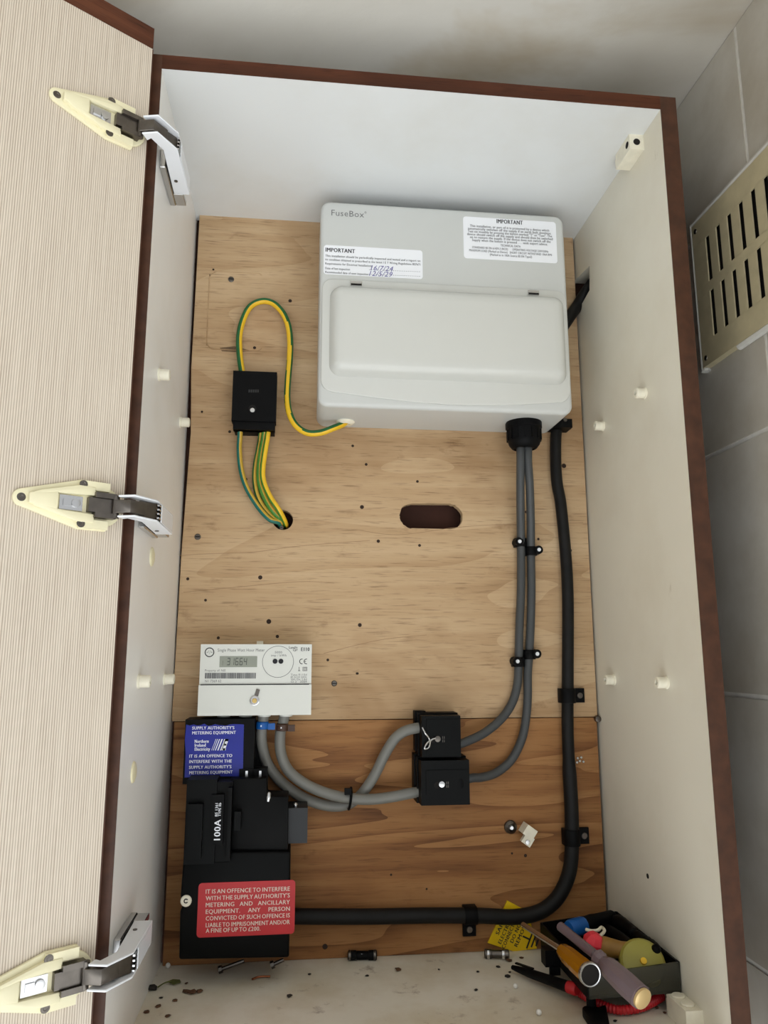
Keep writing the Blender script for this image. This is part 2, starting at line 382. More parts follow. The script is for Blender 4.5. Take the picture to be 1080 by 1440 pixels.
# ------------------------------------------------------------------ cabinet carcass
cab = thing('wall_cabinet', (W / 2, -D / 2, -T), 'open wall cabinet, white inside with dark teak front edges and plywood back', 'cabinet')
YB = 0.014
nt_a = UX(816, 385, W); nt_b = UX(829, 374, W); nt_c = UX(829, 408, W); nt_d = UX(817, 432, W)
def side_outline(notch):
    p = [(-D + 0.001, -T), (YB, -T)]
    if notch: p += [(YB, nt_d.z), (0.0, nt_d.z), (nt_c.y, nt_c.z), (nt_b.y, nt_b.z), (0.0, nt_a.z), (YB, nt_a.z)]
    return p + [(YB, H + TT), (-D + 0.001, H + TT)]
spr = obj('side_panel', G().prism(side_outline(True), W, W + T, 'x'), M_SIDE, cab, label='beige white side panel with a notch')
spl = obj('side_panel', G().prism(side_outline(False), -T, 0, 'x'), M_WHITE, cab, label='white side panel carrying the hinges')
obj('front_edging', G().box(W, W + T, -D, -D + 0.0009, -T, H + TT, 0), M_BROWNV, spr)
obj('front_edging', G().box(-T, 0, -D, -D + 0.0009, -T, H + TT, 0), M_BROWNV, spl)
obj('outer_veneer', G().box(W + T, W + T + 0.0012, -D, YB, -T, H + TT), M_BROWNV, spr)
tp = obj('top_panel', G().box(0, W, -D + 0.001, YB, H, H + TT), M_TOP, cab)
obj('front_edging', G().box(0, W, -D, -D + 0.0009, H, H + TT), M_BROWN, tp)
bp_ = obj('bottom_panel', G().box(0, W, -D + 0.001, YB, -T, 0), M_FLOORLAM, cab)
obj('front_edging', G().box(0, W, -D, -D + 0.0009, -T, 0), M_BROWN, bp_)

def holed_board(x0, x1, z0, z1, y0, y1, holes, left=None):
    """front face with real holes through it"""
    g = G(); bm = g.bm
    outer = (left if left else [(x0, z0)]) + [(x1, z0), (x1, z1), (x0 if not left else left[0][0], z1)]
    def loop(pts):
        vs = [bm.verts.new((x, y0, z)) for x, z in pts]; return [bm.edges.new((vs[i], vs[(i + 1) % len(vs)])) for i in range(len(vs))]
    es = loop(outer)
    for h in holes: es += loop(h)
    res = bmesh.ops.triangle_fill(bm, use_beauty=True, use_dissolve=False, edges=es)
    fs = [f for f in bm.faces]
    ex = bmesh.ops.extrude_face_region(bm, geom=fs)
    bmesh.ops.translate(bm, vec=(0, y1 - y0, 0), verts=[v for v in ex['geom'] if isinstance(v, bmesh.types.BMVert)])
    bmesh.ops.recalc_face_normals(bm, faces=bm.faces); return g
def circ(cx, cz, r, n=24, jit=0.0): return [(cx + r * (1 + random.uniform(-jit, jit)) * math.cos(2 * math.pi * k / n), cz + r * (1 + random.uniform(-jit, jit)) * math.sin(2 * math.pi * k / n)) for k in range(n)]
ZJ = 0.2825
obl = [(x + random.uniform(-.0007, .0007), z + random.uniform(-.0007, .0007)) for x, z in rrect(0.2915, 0.379, 0.5335, 0.5685, 0.0172, 8)]
ub = obj('back_board', holed_board(0.0, W - 0.003, ZJ, H, 0.0, 0.012, [circ(0.1335, 0.542, 0.0135, 22, .03), obl],
    left=[(0.0055, H - 0.001), (0.004, 0.75), (0.0075, 0.66), (0.003, 0.5), (0.001, 0.30), (0.001, ZJ)]), M_PLY, cab, label='pale upper plywood backboard with two cut holes', sm=30)
lb = obj('back_board', G().box(0.004, W - 0.004, 0.001, 0.013, 0.0005, ZJ - 0.0012), M_FIR, cab, label='darker lower plywood backboard with bold grain')

# screws, nail holes and scars of the backboard
def disc(r, d=0.0006, n=10): return G().cyl((0, 0.0001, 0), (0, -d, 0), r, r * 0.9, n)
nh = None
for u, v, r in ((300, 379, 1.5), (358, 489, 2.2), (408, 423, 2.6), (284, 579, 1.6), (323, 607, 2), (346, 674, 2), (496, 627, 1.9), (509, 713, 2.8), (587, 677, 1.9), (590, 767, 2.0), (506, 879, 2.6), (264, 814, 2), (289, 844, 1.8),
                (378, 874, 3.2), (366, 812, 2.8), (461, 928, 1.8), (502, 947, 1.6), (503, 947, 1.5), (793, 655, 3.4), (786, 607, 2.4), (802, 774, 2.4), (740, 720, 2), (532, 761, 2.3), (515, 653, 2), (390, 895, 2.2), (307, 897, 2), (757, 758, 1.8)):
    p = U(u, v, 0)
    if nh is None: nh = obj('nail_hole', G().cyl((p.x, 0.0001, p.z), (p.x, -0.0004, p.z), 0.001, 0.0008, 10), M_HOLE, ub)
    c = dup(nh, ub, (p.x, -0.00015, p.z - 0.001)); c.scale = (r * 1.05, 1, r * 1.05); c.location.z -= 0.001 * (r - 1)
for u, v, r in ((457, 1331, 3.4), (720, 1200, 1.5), (739, 1203, 2.2), (600, 1250, 1.4), (550, 1230, 1.5)):
    p = U(u, v, 0.001); c = dup(nh, lb, (p.x, 0.00085, p.z - 0.001 * r)); c.scale = (r, 1, r)
def screw(parent, p, axis, r, mat, name='screw', h=0.0015, slot=M_DARK):
    ax = Vector(axis); s_ = obj(name, G().lathe(p, ax, [(0, 0), (r, 0), (r, h * .5), (r * .75, h), (0, h)], 14), mat, parent)
    return s_
for u, v, r in ((325, 393, .0042), (278, 755, .0042), (470, 961, .0038), (396, 742, .003)):
    p = U(u, v, 0); screw(ub, (p.x, 0, p.z), (0, -1, 0), r, M_DSTEEL)
    # slot across the head
    obj('screw_slot', G().box(p.x - r * .7, p.x + r * .7, -0.0018, -0.0012, p.z - r * .15, p.z + r * .15), M_DARK, ub)
for k, (u, v) in enumerate(((812, 1066), (817, 1065), (815, 1070), (820, 1071), (811, 1072))):
    p = U(u, v, 0.001); screw(lb, (p.x, 0.001, p.z), (0, -1, 0), 0.002, M_STEEL, 'plaster_fleck')
# faint moulded outline left on the board by an older fitting: a raised scar ridge
a, b = U(295, 381), U(370, 494)
out = rrect(a.x, b.x, b.z, a.z, 0.012, 5)
obj('scar_ridge', G().tube([(x, 0.0002, z) for x, z in out[3:-2]], 0.0009, 6, sub=2), M_PLY, ub)

M_CRACK = plain('grain_line_brown', (158, 126, 92), 0.8, var=0.2, vscale=60)
M_SMUDGE = plain('dark_grime', (120, 96, 70), 0.8, var=0.4, vscale=120)
for l in ([(309, 489), (330, 487), (345, 491), (356, 494), (330, 495), (312, 494)],):
    obj('grime_smear', G().prism([(U(u, v).x, U(u, v).z) for u, v in l], .0, -.00025, 'y'), M_SMUDGE, ub)
for l in (((252, 781), (290, 779), (360, 776), (420, 768), (520, 760)), ((455, 919), (490, 910), (540, 899), (600, 893)), ((500, 745), (560, 752), (640, 742), (700, 738), (820, 735)), ((258, 833), (330, 826), (420, 818), (470, 820))):
    obj('grain_crack', G().tube([U(u, v, .0002) for u, v in l], .0004, 6, sub=6), M_CRACK, ub)
# ------------------------------------------------------------------ shelf pegs, blocks
def peg(u, v, side, r=0.0062, L=0.012):
    x = 0.0 if side < 0 else W; dx = 1 if side < 0 else -1
    p = UX(u, v, x + dx * L * .5); p.x = x
    o = obj('shelf_peg', G().lathe(p, (dx, 0, 0), [(0, 0), (r * 1.15, 0), (r * 1.15, .0015), (r, .002), (r, L - .001), (r - .001, L), (r * .45, L), (r * .4, L - .003), (0, L - .003)], 18), M_PEG, cab)
    obj('peg_bore', G().cyl((p.x + dx * (L - .0031), p.y, p.z), (p.x + dx * (L - .0024), p.y, p.z), r * .42, n=12), M_DARK, o)
for a in ((900, 553, 1), (842, 599, 1), (857, 956, 1), (930, 960, 1), (231, 527, -1), (260, 594, -1), (203, 958, -1), (238, 955, -1)): peg(*a)
for u, v in ((213, 783), (187, 1086)):
    p = UX(u, v, 0.0); obj('cover_cap', G().lathe(p, (1, 0, 0), [(0, .003), (.006, .0026), (.0095, .0015), (.0105, 0), (0, 0)], 20), M_CREAM, cab)
p = UX(911, 1232, W); obj('drill_hole', G().cyl((W + .001, p.y, p.z), (W - .0004, p.y, p.z), .0028, n=12), M_DARK, cab)
p = UX(886, 262, W)
# joining blocks in the corners
def kd_block(x, y, z, sx, sz, name='joining_block'):
    g = G().box(min(x, x + sx * .018), max(x, x + sx * .018), y - .020, y + .020, min(z, z + sz * .02), max(z, z + sz * .02), .003, 3)
    g.box(min(x, x + sx * .014), max(x, x + sx * .014), y + .019, y + .030, min(z, z + sz * .012), max(z, z + sz * .012), .003, 3)
    o = obj(name, g, M_PEG, cab); return o
kb = kd_block(W, -0.212, H, -1, -1)
obj('block_bore', G().cyl((W - .0181, -.225, H - .010), (W - .0175, -.225, H - .010), .0042, n=14), M_DARK, kb)
obj('block_bore', G().cyl((W - .009, -.2325, H - .010), (W - .009, -.2319, H - .010), .0042, n=14), M_DARK, kb)
kb = kd_block(W, -0.205, 0, -1, 1)
obj('screw_cap', G().cyl((W - .009, -.212, .0199), (W - .009, -.212, .022), .0065, n=16, ch=.0006), M_PEG, kb)
obj('screw_cap', G().cyl((W - .009, -.193, .0199), (W - .009, -.193, .022), .0065, n=16, ch=.0006), M_PEG, kb)

# ------------------------------------------------------------------ door and hinges
ANG = math.radians(145); HX, HY = -0.0072, -D - 0.014
RZ = -ANG
DT = 0.018
door = obj('door', G().box(0.0005, 0.575, -DT, 0, -0.02, 0.992), M_RIB, cab, origin=(HX, HY, 0), rotz=RZ, label='cream ribbed inner face of the open door')
dl = G().box(0, 0.5755, -DT - .001, 0.0006, 0.9921, 1.0165, .0015, 2)
def on_door(g, name, mats, parent=None, **k):
    par = parent or door
    me = bpy.data.meshes.new(name); g.bm.to_mesh(me); g.bm.free()
    for m in (mats if isinstance(mats, (list, tuple)) else [mats]): me.materials.append(m)
    me.polygons.foreach_set('use_smooth', [True] * len(me.polygons)); me.set_sharp_from_angle(angle=math.radians(35))
    o = bpy.data.objects.new(name, me); COL.objects.link(o); o.parent = par; return tag(o, **k)
on_door(dl, 'top_lipping', M_BROWN)
on_door(G().box(-0.0008, 0.0004, -DT - .0005, -0.0002, -0.02, 0.9919), M_BROWNV and 'edge_lipping', M_BROWNV)
on_door(G().box(0.0005, 0.5755, -DT - .0012, -DT - .0001, -0.02, 0.9919), 'outer_veneer', M_BROWNV)

DV = Vector((math.cos(ANG), -math.sin(ANG), 0)); NV = Vector((math.sin(ANG), math.cos(ANG), 0)); HO = Vector((HX, HY, 0))
def DW(s, n, z): return HO + DV * s + NV * n + Vector((0, 0, z))
def teardrop(k=1.0, tip=0.098):
    pts = []
    for a in range(-60, 61, 20): pts.append((tip - .008 + .008 * k * math.cos(math.radians(a)), .008 * k * math.sin(math.radians(a))))
    pts += [(.046, .0215 * k), (.043, .0225 * k), (.017, .0225 * k)]
    for a in range(110, 251, 14): pts.append((.0215 + .0185 * k * math.cos(math.radians(a)) , .0185 * k * math.sin(math.radians(a))))
    pts += [(.017, -.0225 * k), (.043, -.0225 * k), (.046, -.0215 * k)]
    return pts
def hinge(zc):
    g = G()
    # plates are built in door coordinates: x along the door, y out of its inner face
    def pts(l): return [(a, b + zc) for a, b in l]
    g.prism(pts(teardrop()), 0.0, 0.0035, 'y', .0012, 2)
    # raised ridge with a central channel
    for sg in (1, -1):
        g.prism(pts([(.086, sg * .0035), (.078, sg * .0075), (.045, sg * .0165), (.030, sg * .0165), (.030, sg * .0085), (.062, sg * .0072), (.086, sg * .0015)]), 0.003, 0.0085, 'y', .0015, 2)
    g.prism(pts([(.086, .0045), (.086, -.0045), (.062, -.008), (.062, .008)]), .003, .0088, 'y', .0012, 2)
    g.box(.017, .043, .003, .0075, zc + .0135, zc + .0215, .0012, 2); g.box(.017, .043, .003, .0075, zc - .0215, zc - .0135, .0012, 2)
    me = bpy.data.meshes.new('hinge'); g.bm.to_mesh(me); g.bm.free(); me.materials.append(M_CREAM)
    me.polygons.foreach_set('use_smooth', [True] * len(me.polygons)); me.set_sharp_from_angle(angle=math.radians(35))
    h = bpy.data.objects.new('hinge', me); link(h, cab, HO); h.rotation_euler = (0, 0, RZ); tag(h, label='cream plastic cup plate of the sprung steel hinge')
    def sub(g, name, m): return on_door(g, name, m, h)
    for s_, z_, y_ in ((.091, 0, .0034), (.0410, .0178, .0074), (.0410, -.0178, .0074)):
        sub(G().lathe((s_, y_, zc + z_), (0, 1, 0), [(0, 0), (.0038, 0), (.0035, .0004), (.0018, .0005), (.0014, .0002), (0, .0002)], 14), 'screw', M_DSTEEL)
    sub(G().box(.040, .060, .0035, .0050, zc - .0065, zc + .0065, .0005, 1), 'adjuster_plate', M_STEEL)
    sub(G().lathe((.046, .0048, zc), (0, 1, 0), [(0, 0), (.0042, 0), (.004, .002), (0, .0025)], 14).box(.050, .057, .0048, .0062, zc - .003, zc + .003, .0004, 1), 'adjuster_screw', M_STEEL)
    # dark steel knuckle sitting in the plate
    kn = G().box(.014, .036, .0035, .0095, zc - .0065, zc + .0065, .001, 2)
    kn.box(.012, .031, .004, .0125, zc + .0068, zc + .0115, .001, 2); kn.box(.012, .031, .004, .0125, zc - .0115, zc - .0068, .001, 2)
    kn.cyl((.012, .0105, zc - .0105), (.012, .0105, zc + .0105), .0033, n=12)
    sub(kn, 'knuckle', M_DSTEEL)
    # link from the knuckle to the arm, and the arm itself (world coordinates -> door coordinates)
    inv = (Matrix.Translation(HO) @ Matrix.Rotation(RZ, 4, 'Z')).inverted()
    def prism_w(g, pts2, z0, z1, bev=0.0005): 
        return g.prism(pts2, z0, z1, 'z', bev, 1, mat=inv)
    a1 = DW(.012, .012, 0); 
    P = [Vector((a1.x, a1.y)), Vector((.004, -.311)), Vector((.0165, -.290)), Vector((.0165, -.213))]
    def ribbon(l, w0, w1):
        L, R = [], []
        for i, q in enumerate(l):
            t = (l[min(i + 1, len(l) - 1)] - l[max(i - 1, 0)]).normalized(); nrm = Vector((-t.y, t.x)); ww = w0 + (w1 - w0) * i / (len(l) - 1)
            L.append(tuple(q + nrm * ww)); R.append(tuple(q - nrm * ww))
        return L + R[::-1]
    lk = G(); prism_w(lk, ribbon([Vector((a1.x, a1.y)), Vector((.002, -.311)), Vector((.012, -.297))], .0035, .0035), zc - .006, zc + .006)
    sub(lk, 'link', M_DSTEEL)
    arm = G()
    rb = ribbon([P[0] + Vector((.004, .0)), P[1], P[2], P[3]], .0055, .0085)
    for zz in (zc + .0085, zc - .0103): prism_w(arm, rb, zz, zz + .0018)
    prism_w(arm, [(.0235, -.276), (.025, -.276), (.025, -.213), (.0235, -.213)], zc - .0085, zc + .0085)
    sub(arm, 'hinge_arm', M_WPAINT)
    for k in range(4):
        z_ = zc - .006 + k * .004
        t_ = G(); prism_w(t_, [(.0225, -.287), (.0245, -.287), (.0245, -.2762), (.0225, -.2762)], z_ - .0008, z_ + .0008, 0); sub(t_, 'arm_tooth', M_STEEL)
    core = G(); prism_w(core, [(.008, -.300), (.0215, -.286), (.0215, -.216), (.008, -.216)], zc - .0080, zc + .0080); sub(core, 'arm_core', M_DSTEEL)
    mp = G(); prism_w(mp, [(.0002, -.262), (.007, -.262), (.007, -.190), (.0002, -.190)], zc - .011, zc + .011, .001)
    prism_w(mp, [(.007, -.212), (.018, -.212), (.018, -.190), (.007, -.190)], zc - .010, zc - .004); prism_w(mp, [(.007, -.212), (.018, -.212), (.018, -.190), (.007, -.190)], zc + .004, zc + .010)
    sub(mp, 'mounting_plate', M_STEEL)
    pin = G().cyl(inv @ Vector((.014, -.238, zc - .0112)), inv @ Vector((.014, -.238, zc + .0112)), .002, n=10); sub(pin, 'rivet', M_DSTEEL)
for zc in (0.886, 0.4975, 0.108): hinge(zc)

# ------------------------------------------------------------------ consumer unit
YF = -0.09
fx0, fx1, fz0, fz1 = U(449, 430, YF).x, U(800, 450, YF).x, 0.6735, U(620, 292, YF).z
fb = thing('fuse_box', ((fx0 + fx1) / 2, -.045, fz0), 'white metal fuse box with lettered stickers and hinged cover', 'fuse box')
def lofted(rings):
    """stack of equal-count outlines at different y -> closed shell"""
    g = G(); R = [[g.bm.verts.new((x, y, z)) for x, z in pts] for y, pts in rings]; n = len(R[0]); fs = [g.bm.faces.new(R[0]), g.bm.faces.new(R[-1][::-1])]
    for A, B in zip(R, R[1:]):
        for k in range(n): fs.append(g.bm.faces.new((A[k], B[k], B[(k + 1) % n], A[(k + 1) % n])))
    bmesh.ops.recalc_face_normals(g.bm, faces=fs); return g
def inset(x0, x1, z0, z1, d, r): return rrect(x0 + d, x1 - d, z0 + d, z1 - d, max(r - d, .001), 8)
rr = .013
rings = [(-0.0, inset(fx0, fx1, fz0, fz1, .0005, rr))]
for k in range(0, 7):
    a = math.radians(15 * k); rings.append((YF + .006 - .006 * math.sin(a), inset(fx0, fx1, fz0, fz1, .006 - .006 * math.cos(a), rr)))
obj('body', lofted(rings), M_FUSE, fb, sm=50)
# hinged cover: flat rim plus a raised pillow
cx0, cx1 = U(452, 470, YF).x, U(798, 470, YF).x; cz1 = U(620, 401, YF).z; cz0 = U(446, 545, YF).z - .004
rim = rrect(cx0, cx1, cz0, cz1, .014, 8)
# sagging lower edge of the rim
def sag(x, z):
    t = (x - cx0) / (cx1 - cx0); f = max(0, 1 - (z - cz0) / .02)
    return (x, z - f * (.004 + .013 * math.sin(math.pi * min(1, max(0, t * .92))) ** 1.1) + 0.004 * f)
seg = []
for i, p in enumerate(rim):
    q = rim[(i + 1) % len(rim)]; n_ = 10 if abs(p[0] - q[0]) > .1 else 1
    for k in range(n_): seg.append((p[0] + (q[0] - p[0]) * k / n_, p[1] + (q[1] - p[1]) * k / n_))
rim2 = [sag(*p) for p in seg]
cv = obj('cover', G().prism(rim2, YF + .001, YF - .0022, 'y', .0012, 2), M_FUSEB, fb, sm=50)
px0, px1 = U(463, 470, YF).x, U(793, 470, YF).x; pz1, pz0 = U(620, 412, YF).z, U(480, 528, YF).z - .0025
rings = []
for i_, dy in ((0, 0), (.0012, -.004), (.003, -.0085), (.0055, -.0125), (.009, -.0155), (.013, -.017), (.02, -.0175)):
    rings.append((YF - .0015 + dy, inset(px0, px1, pz0, pz1, i_, .016)))
obj('cover_window', lofted(rings), M_FUSEB, cv, sm=60)
for u, v in ((501, 399), (750, 412)):
    p = U(u, v, YF - .003); g = G().box(p.x - .0075, p.x + .0075, YF - .0045, YF - .0005, p.z - .003, p.z + .003, .001, 2)
    o = obj('hinge_clip', g, M_STEEL, fb); obj('clip_slot', G().box(p.x - .007, p.x + .007, YF - .0048, YF - .0044, p.z - .0028, p.z - .0005), M_DARK, o)
# logo and stickers
obj('logo_lettering', G().tpx('FuseBox', (466, 303), (512, 306), 8.2, YF, bold=.006), M_GINK, fb)
obj('logo_lettering', G().tpx('®', (512.5, 300.5), (515.5, 300.5), 3, YF), M_GINK, fb)
def sticker(u0, v0, u1, v1, y, mat, parent, r=.004, name='sticker', label=None):
    a, b = U(u0, v0, y), U(u1, v1, y)
    return obj(name, G().prism(rrect(a.x, b.x, b.z, a.z, r, 5), y + .0002, y - .0003, 'y'), mat, parent, label=label)
Ys = YF - .0003
s1 = sticker(455.5, 344.3, 594.5, 392.8, YF, M_STICK, fb, label='white IMPORTANT sticker with handwritten dates')
g = G().tpx('IMPORTANT', (458, 355), (499, 355), 5.6, Ys, bold=.03)
zz = ((363.2, 'This installation should be periodically inspected and tested and a report on', 591), (368.4, 'its condition obtained as prescribed in the latest I E T Wiring Regulations BS7671', 591), (372.2, 'Requirements for Electrical Installations.', 524),
      (378.0, 'Date of last inspection', 492), (384.1, 'Recommended date of next inspection', 518))
sl = (349 - 346) / 139.0
for v, t, ue in zz: g.tpx(t, (457.5, v + 1.5), (ue, v + 1.5), 3.0, Ys, bold=.012)
for v in (379.6, 386.0):
    for k in range(24):
        p = U(519 + k * 3.05, v + .04 * k * 3.05, Ys); g.poly([(p.x, Ys - .0002, p.z), (p.x + .0013, Ys - .0002, p.z), (p.x + .0013, Ys - .0002, p.z + .0005), (p.x, Ys - .0002, p.z + .0005)])
obj('lettering', g, M_INK, s1)
g = G(); g.tpx('16/7/24', (521, 380.4), (553, 381.6), 7.0, Ys, shear=.3, lift=.0004); g.tpx('12/5/29', (519, 388.2), (552, 389.4), 7.0, Ys, shear=.3, lift=.0004)
obj('handwriting', g, M_PEN, s1)
s2 = sticker(651, 304.3, 784, 370.5, YF, M_STICK, fb, label='white IMPORTANT sticker dense with small print')
g = G().tpx('IMPORTANT', (698.5, 314.5), (735, 315.5), 5.6, Ys, bold=.03)
LN = ['This installation, or part of it is protected by a device which', 'automatically switches off the supply if an earth fault develops.', 'Test six monthly by pressing the button marked "T" or "Test". The',
      'device should switch off the supply and should then be switched', 'on to restore the supply. If the device does not switch off the', 'Supply when the button is pressed . . . seek expert advice.']
XS = [(661, 772), (658, 775), (658, 776), (657, 777), (661, 774), (664, 770)]
for k, (t, (a, b)) in enumerate(zip(LN, XS)): g.tpx(t, (a, 322.4 + k * 3.95), (b, 322.4 + k * 3.95), 3.3, Ys, bold=.012)
for v, t, a, b in ((347.4, 'TECHNICAL DATA', 704, 732), (352.2, 'STANDARD BS EN 61439-3 (RCD)      OPERATING VOLTAGE 230V/50Hz', 664, 771), (356.7, 'MAXIMUM LOAD (Marked on Device)   SHORT CIRCUIT WITHSTAND 10kA RMS', 660, 776), (361.2, '(Marked as in 100A Source BS EN Type2)', 689, 748)):
    g.tpx(t, (a, v), (b, v), 3.0, Ys, bold=.010)
obj('lettering', g, M_INK, s2)
# grommet and gland under the box
p = UZ(486, 593, fz0); obj('cable_grommet', G().lathe((p.x, p.y, fz0 + .001), (0, 0, -1), [(0, 0), (.0125, 0), (.0125, .002), (.0095, .0045), (.0060, .005), (.0060, .002), (0, .002)], 20), M_PEG, fb)
EARTH_END = Vector((p.x, p.y, fz0))
gl = Vector((0.4555, -0.047, fz0))
gd = obj('cable_gland', G().lathe(gl + Vector((0, 0, .001)), (0, 0, -1), [(0, 0), (.0235, 0), (.0245, .002), (.0245, .009), (.0225, .0105), (.0222, .026), (.0205, .032), (.0165, .037), (.0145, .0378), (.0135, .036), (0, .036)], 28), M_BLACK, fb, label='black domed cable gland')
for k in range(14):
    a = 2 * math.pi * k / 14; q = gl + Vector((.0225 * math.cos(a), .0225 * math.sin(a), -.018))
    obj('gland_rib', G().box(-.0012, .0012, -.001, .0012, -.0075, .0075, .0004, 1, mat=Matrix.Translation(q) @ Matrix.Rotation(a - math.pi / 2, 4, 'Z')), M_BLACK, gd)

# ------------------------------------------------------------------ earth connector block and earth wires
yb_ = -.034
a, b = U(328, 521, yb_), U(387.5, 604, yb_)
ebx = thing('earth_block', ((a.x + b.x) / 2, -.017, b.z), 'square black earth terminal block with a screwed lid', 'terminal block')
obj('base', G().box(a.x + .003, b.x - .002, -.026, -.0002, b.z, a.z - .003, .0015, 2), M_BLACK, ebx)
cz = U(350, 592, yb_).z
obj('lid', G().box(a.x, b.x, yb_, -.016, cz, a.z, .0015, 2).box(a.x + .002, b.x - .001, yb_ + .003, -.018, b.z, cz + .0005, .001, 2), M_BLACK, ebx)
p = U(355, 550, yb_); q = [U(347, 546, yb_), U(366, 554, yb_)]
obj('maker_plate', G().box(q[0].x, q[1].x, yb_ - .0004, yb_ + .0002, q[1].z, q[0].z, 0), M_BLACKG, ebx)
M_FAINT = plain('faint_moulding', (46, 46, 46), .5)
for k in range(5):
    q0, q1 = U(349.5 + k * 3.1, 548, yb_), U(351.5 + k * 3.1, 552, yb_); obj('moulded_mark', G().box(q0.x, q1.x, yb_ - .0007, yb_ - .0003, q1.z, q0.z), M_FAINT, ebx)
p = U(355, 576, yb_)
obj('screw_well', G().lathe((p.x, yb_ + .0001, p.z + .0015), (0, -1, 0), [(0, 0), (.0052, 0), (.0052, .0006), (.0044, .0006), (.0040, .0002), (0, .0002)], 18), M_DARK, ebx)
obj('screw', G().lathe((p.x, yb_ - .0002, p.z - .001), (0, -1, 0), [(0, 0), (.0034, 0), (.003, .0008), (0, .0009)], 14).box(p.x - .0028, p.x + .0028, yb_ - .0013, yb_ - .0009, p.z - .0014, p.z - .0006), M_STEEL, ebx)
BT, BB = a.z, b.z
pts = [U(341, 524, -.016) + Vector((0, .001, -.006))] + [U(u, v, y) for u, v, y in ((340, 521, -.016), (337, 499, -.014), (336.5, 472, -.011), (342, 449, -.010), (352, 431, -.010), (368, 423.5, -.010), (384, 426.5, -.011), (397, 439, -.012), (405, 456.5, -.013),
      (408, 478, -.015), (407.5, 504, -.017), (405, 533, -.020), (404, 559.5, -.022), (407, 580.6, -.025), (416, 598, -.028), (431.6, 608.5, -.031), (450, 608.5, -.034), (468.5, 602, -.036))] + [EARTH_END + Vector((-.003, 0, -.003)), EARTH_END + Vector((.004, 0, .006))]
obj('earth_wire', G().tube(pts, .0043, 18, stripe=(lambda t: 4 + 90 * max(0, min(1, (t - .42) * 6)) * max(0, min(1, (.80 - t) * 6)), lambda t: 80 - 44 * max(0, min(1, (t - .42) * 6)) * max(0, min(1, (.80 - t) * 6))), sub=8), [M_GREEN, M_YEL], sm=60,
    label='thick green and yellow earth wire looping from terminal block to fuse box', cat='wire', group='green and yellow earth wires')
LW = [([(338, 601), (337, 620), (336.5, 633), (339, 660), (347, 686), (363, 712.6), (379, 730), (389, 738)], -.010, M_TEAL, M_DYEL, (172, 80), 'teal and yellow earth wire bowing outermost from the terminal block to the round hole'),
      ([(368, 601), (366, 618), (364, 630), (359.5, 654), (358.5, 676), (362.5, 697), (371, 713), (383, 726), (392, 735)], -.006, M_GREEN, M_DYEL, (100, 40), 'green and ochre earth wire next to the outermost one below the terminal block'),
      ([(372.5, 601), (370, 620), (367.5, 633), (364.5, 657), (365, 678), (372, 699), (382.5, 717), (395, 733)], -.013, M_LGREEN, M_DYEL, (150, 70), 'green and yellow earth wire between its two neighbours below the terminal block'),
      ([(377.5, 601), (375.5, 618), (373, 633), (369.5, 660), (371, 678), (380, 699), (392, 717), (402, 735)], -.0190, M_LGREEN, M_YEL, (140, 62), 'brightest yellow earth wire running down onto the rim of the round hole')]
for L_, y, m1, m2, c, lab in LW:
    n = len(L_); pts = []
    for i, (u, v) in enumerate(L_):
        yy = y if i else -.02
        if i == n - 1: yy = -.0035
        pts.append(U(u, v, yy))
    e = pts[-1]; ec = Vector((.1335, 0, .542)); tgt = ec + (Vector((e.x, 0, e.z)) - ec) * .6
    pts[-1] = tgt + Vector((0, -.004, 0)); pts.append(tgt + Vector((.002, .024, -.004)))
    obj('earth_wire', G().tube(pts, .0036, 16, stripe=c, sub=8), [m1, m2], sm=60, label=lab, cat='wire', group='green and yellow earth wires')

# ------------------------------------------------------------------ electricity meter
ym = -.055
a, b = U(282.5, 906, ym), U(437, 1005, ym); zs_ = U(360, 962.5, ym).z
mt = thing('electricity_meter', ((a.x + b.x) / 2, ym / 2, b.z), 'white electricity meter with grey digital display reading 31664', 'meter')
obj('case', G().box(a.x, b.x, ym, -.0003, zs_ + .0005, a.z, .0022, 3), M_METER, mt)
tc_ = obj('terminal_cover', G().box(a.x - .0004, b.x + .0003, ym - .002, -.0003, b.z, zs_ - .0002, .0022, 3), M_METER, mt)
Y_ = ym
def Z8(x, y): return (250 + x / 4.909, 880 + y / 4.909)
c0, c1 = U(*Z8(290, 210), Y_), U(*Z8(547, 285), Y_)
lc = obj('display', G().box(c0.x, c1.x, Y_ - .0004, Y_ + .001, c1.z, c0.z, .0003, 1), M_LCD, mt)
# seven-segment digits
SEG = {'3': 'abgcd', '1': 'bc', '6': 'afgedc', '4': 'fgbc'}
g = G(); yl = Y_ - .0006
def segs(ch, u0, v0, wu, hv):
    def P(fx, fy):
        q = U(*Z8(u0 + wu * fx + hv * .08 * (1 - fy), v0 + hv * fy), yl); return Vector((q.x, yl, q.z))
    t = .10
    R = {'a': (0.1, 0, .9, t), 'g': (.1, .5 - t / 2, .9, .5 + t / 2), 'd': (.1, 1 - t, .9, 1), 'f': (0, .04, .17, .48), 'b': (.83, .04, 1, .48), 'e': (0, .52, .17, .96), 'c': (.83, .52, 1, .96)}
    for s_ in SEG[ch]:
        x0, y0, x1, y1 = R[s_]; g.poly([P(x0, y1), P(x1, y1), P(x1, y0), P(x0, y0)])
for k, ch in enumerate('31664'): segs(ch, 338 + k * 29, 222, 21, 50)
segs('1', 300, 240, 10, 34)
obj('display_digits', g, M_LCDD, lc)
g = G()
g.tpx('Single Phase Watt Hour Meter', Z8(275, 178), Z8(600, 178), 4.2, Y_)
obj('title_lettering', g, M_GINK, mt); g = G(); g.tpx('5000', Z8(670, 190), Z8(720, 190), 3, Y_); g.tpx('imp / kWh', Z8(645, 212), Z8(750, 212), 3.2, Y_)
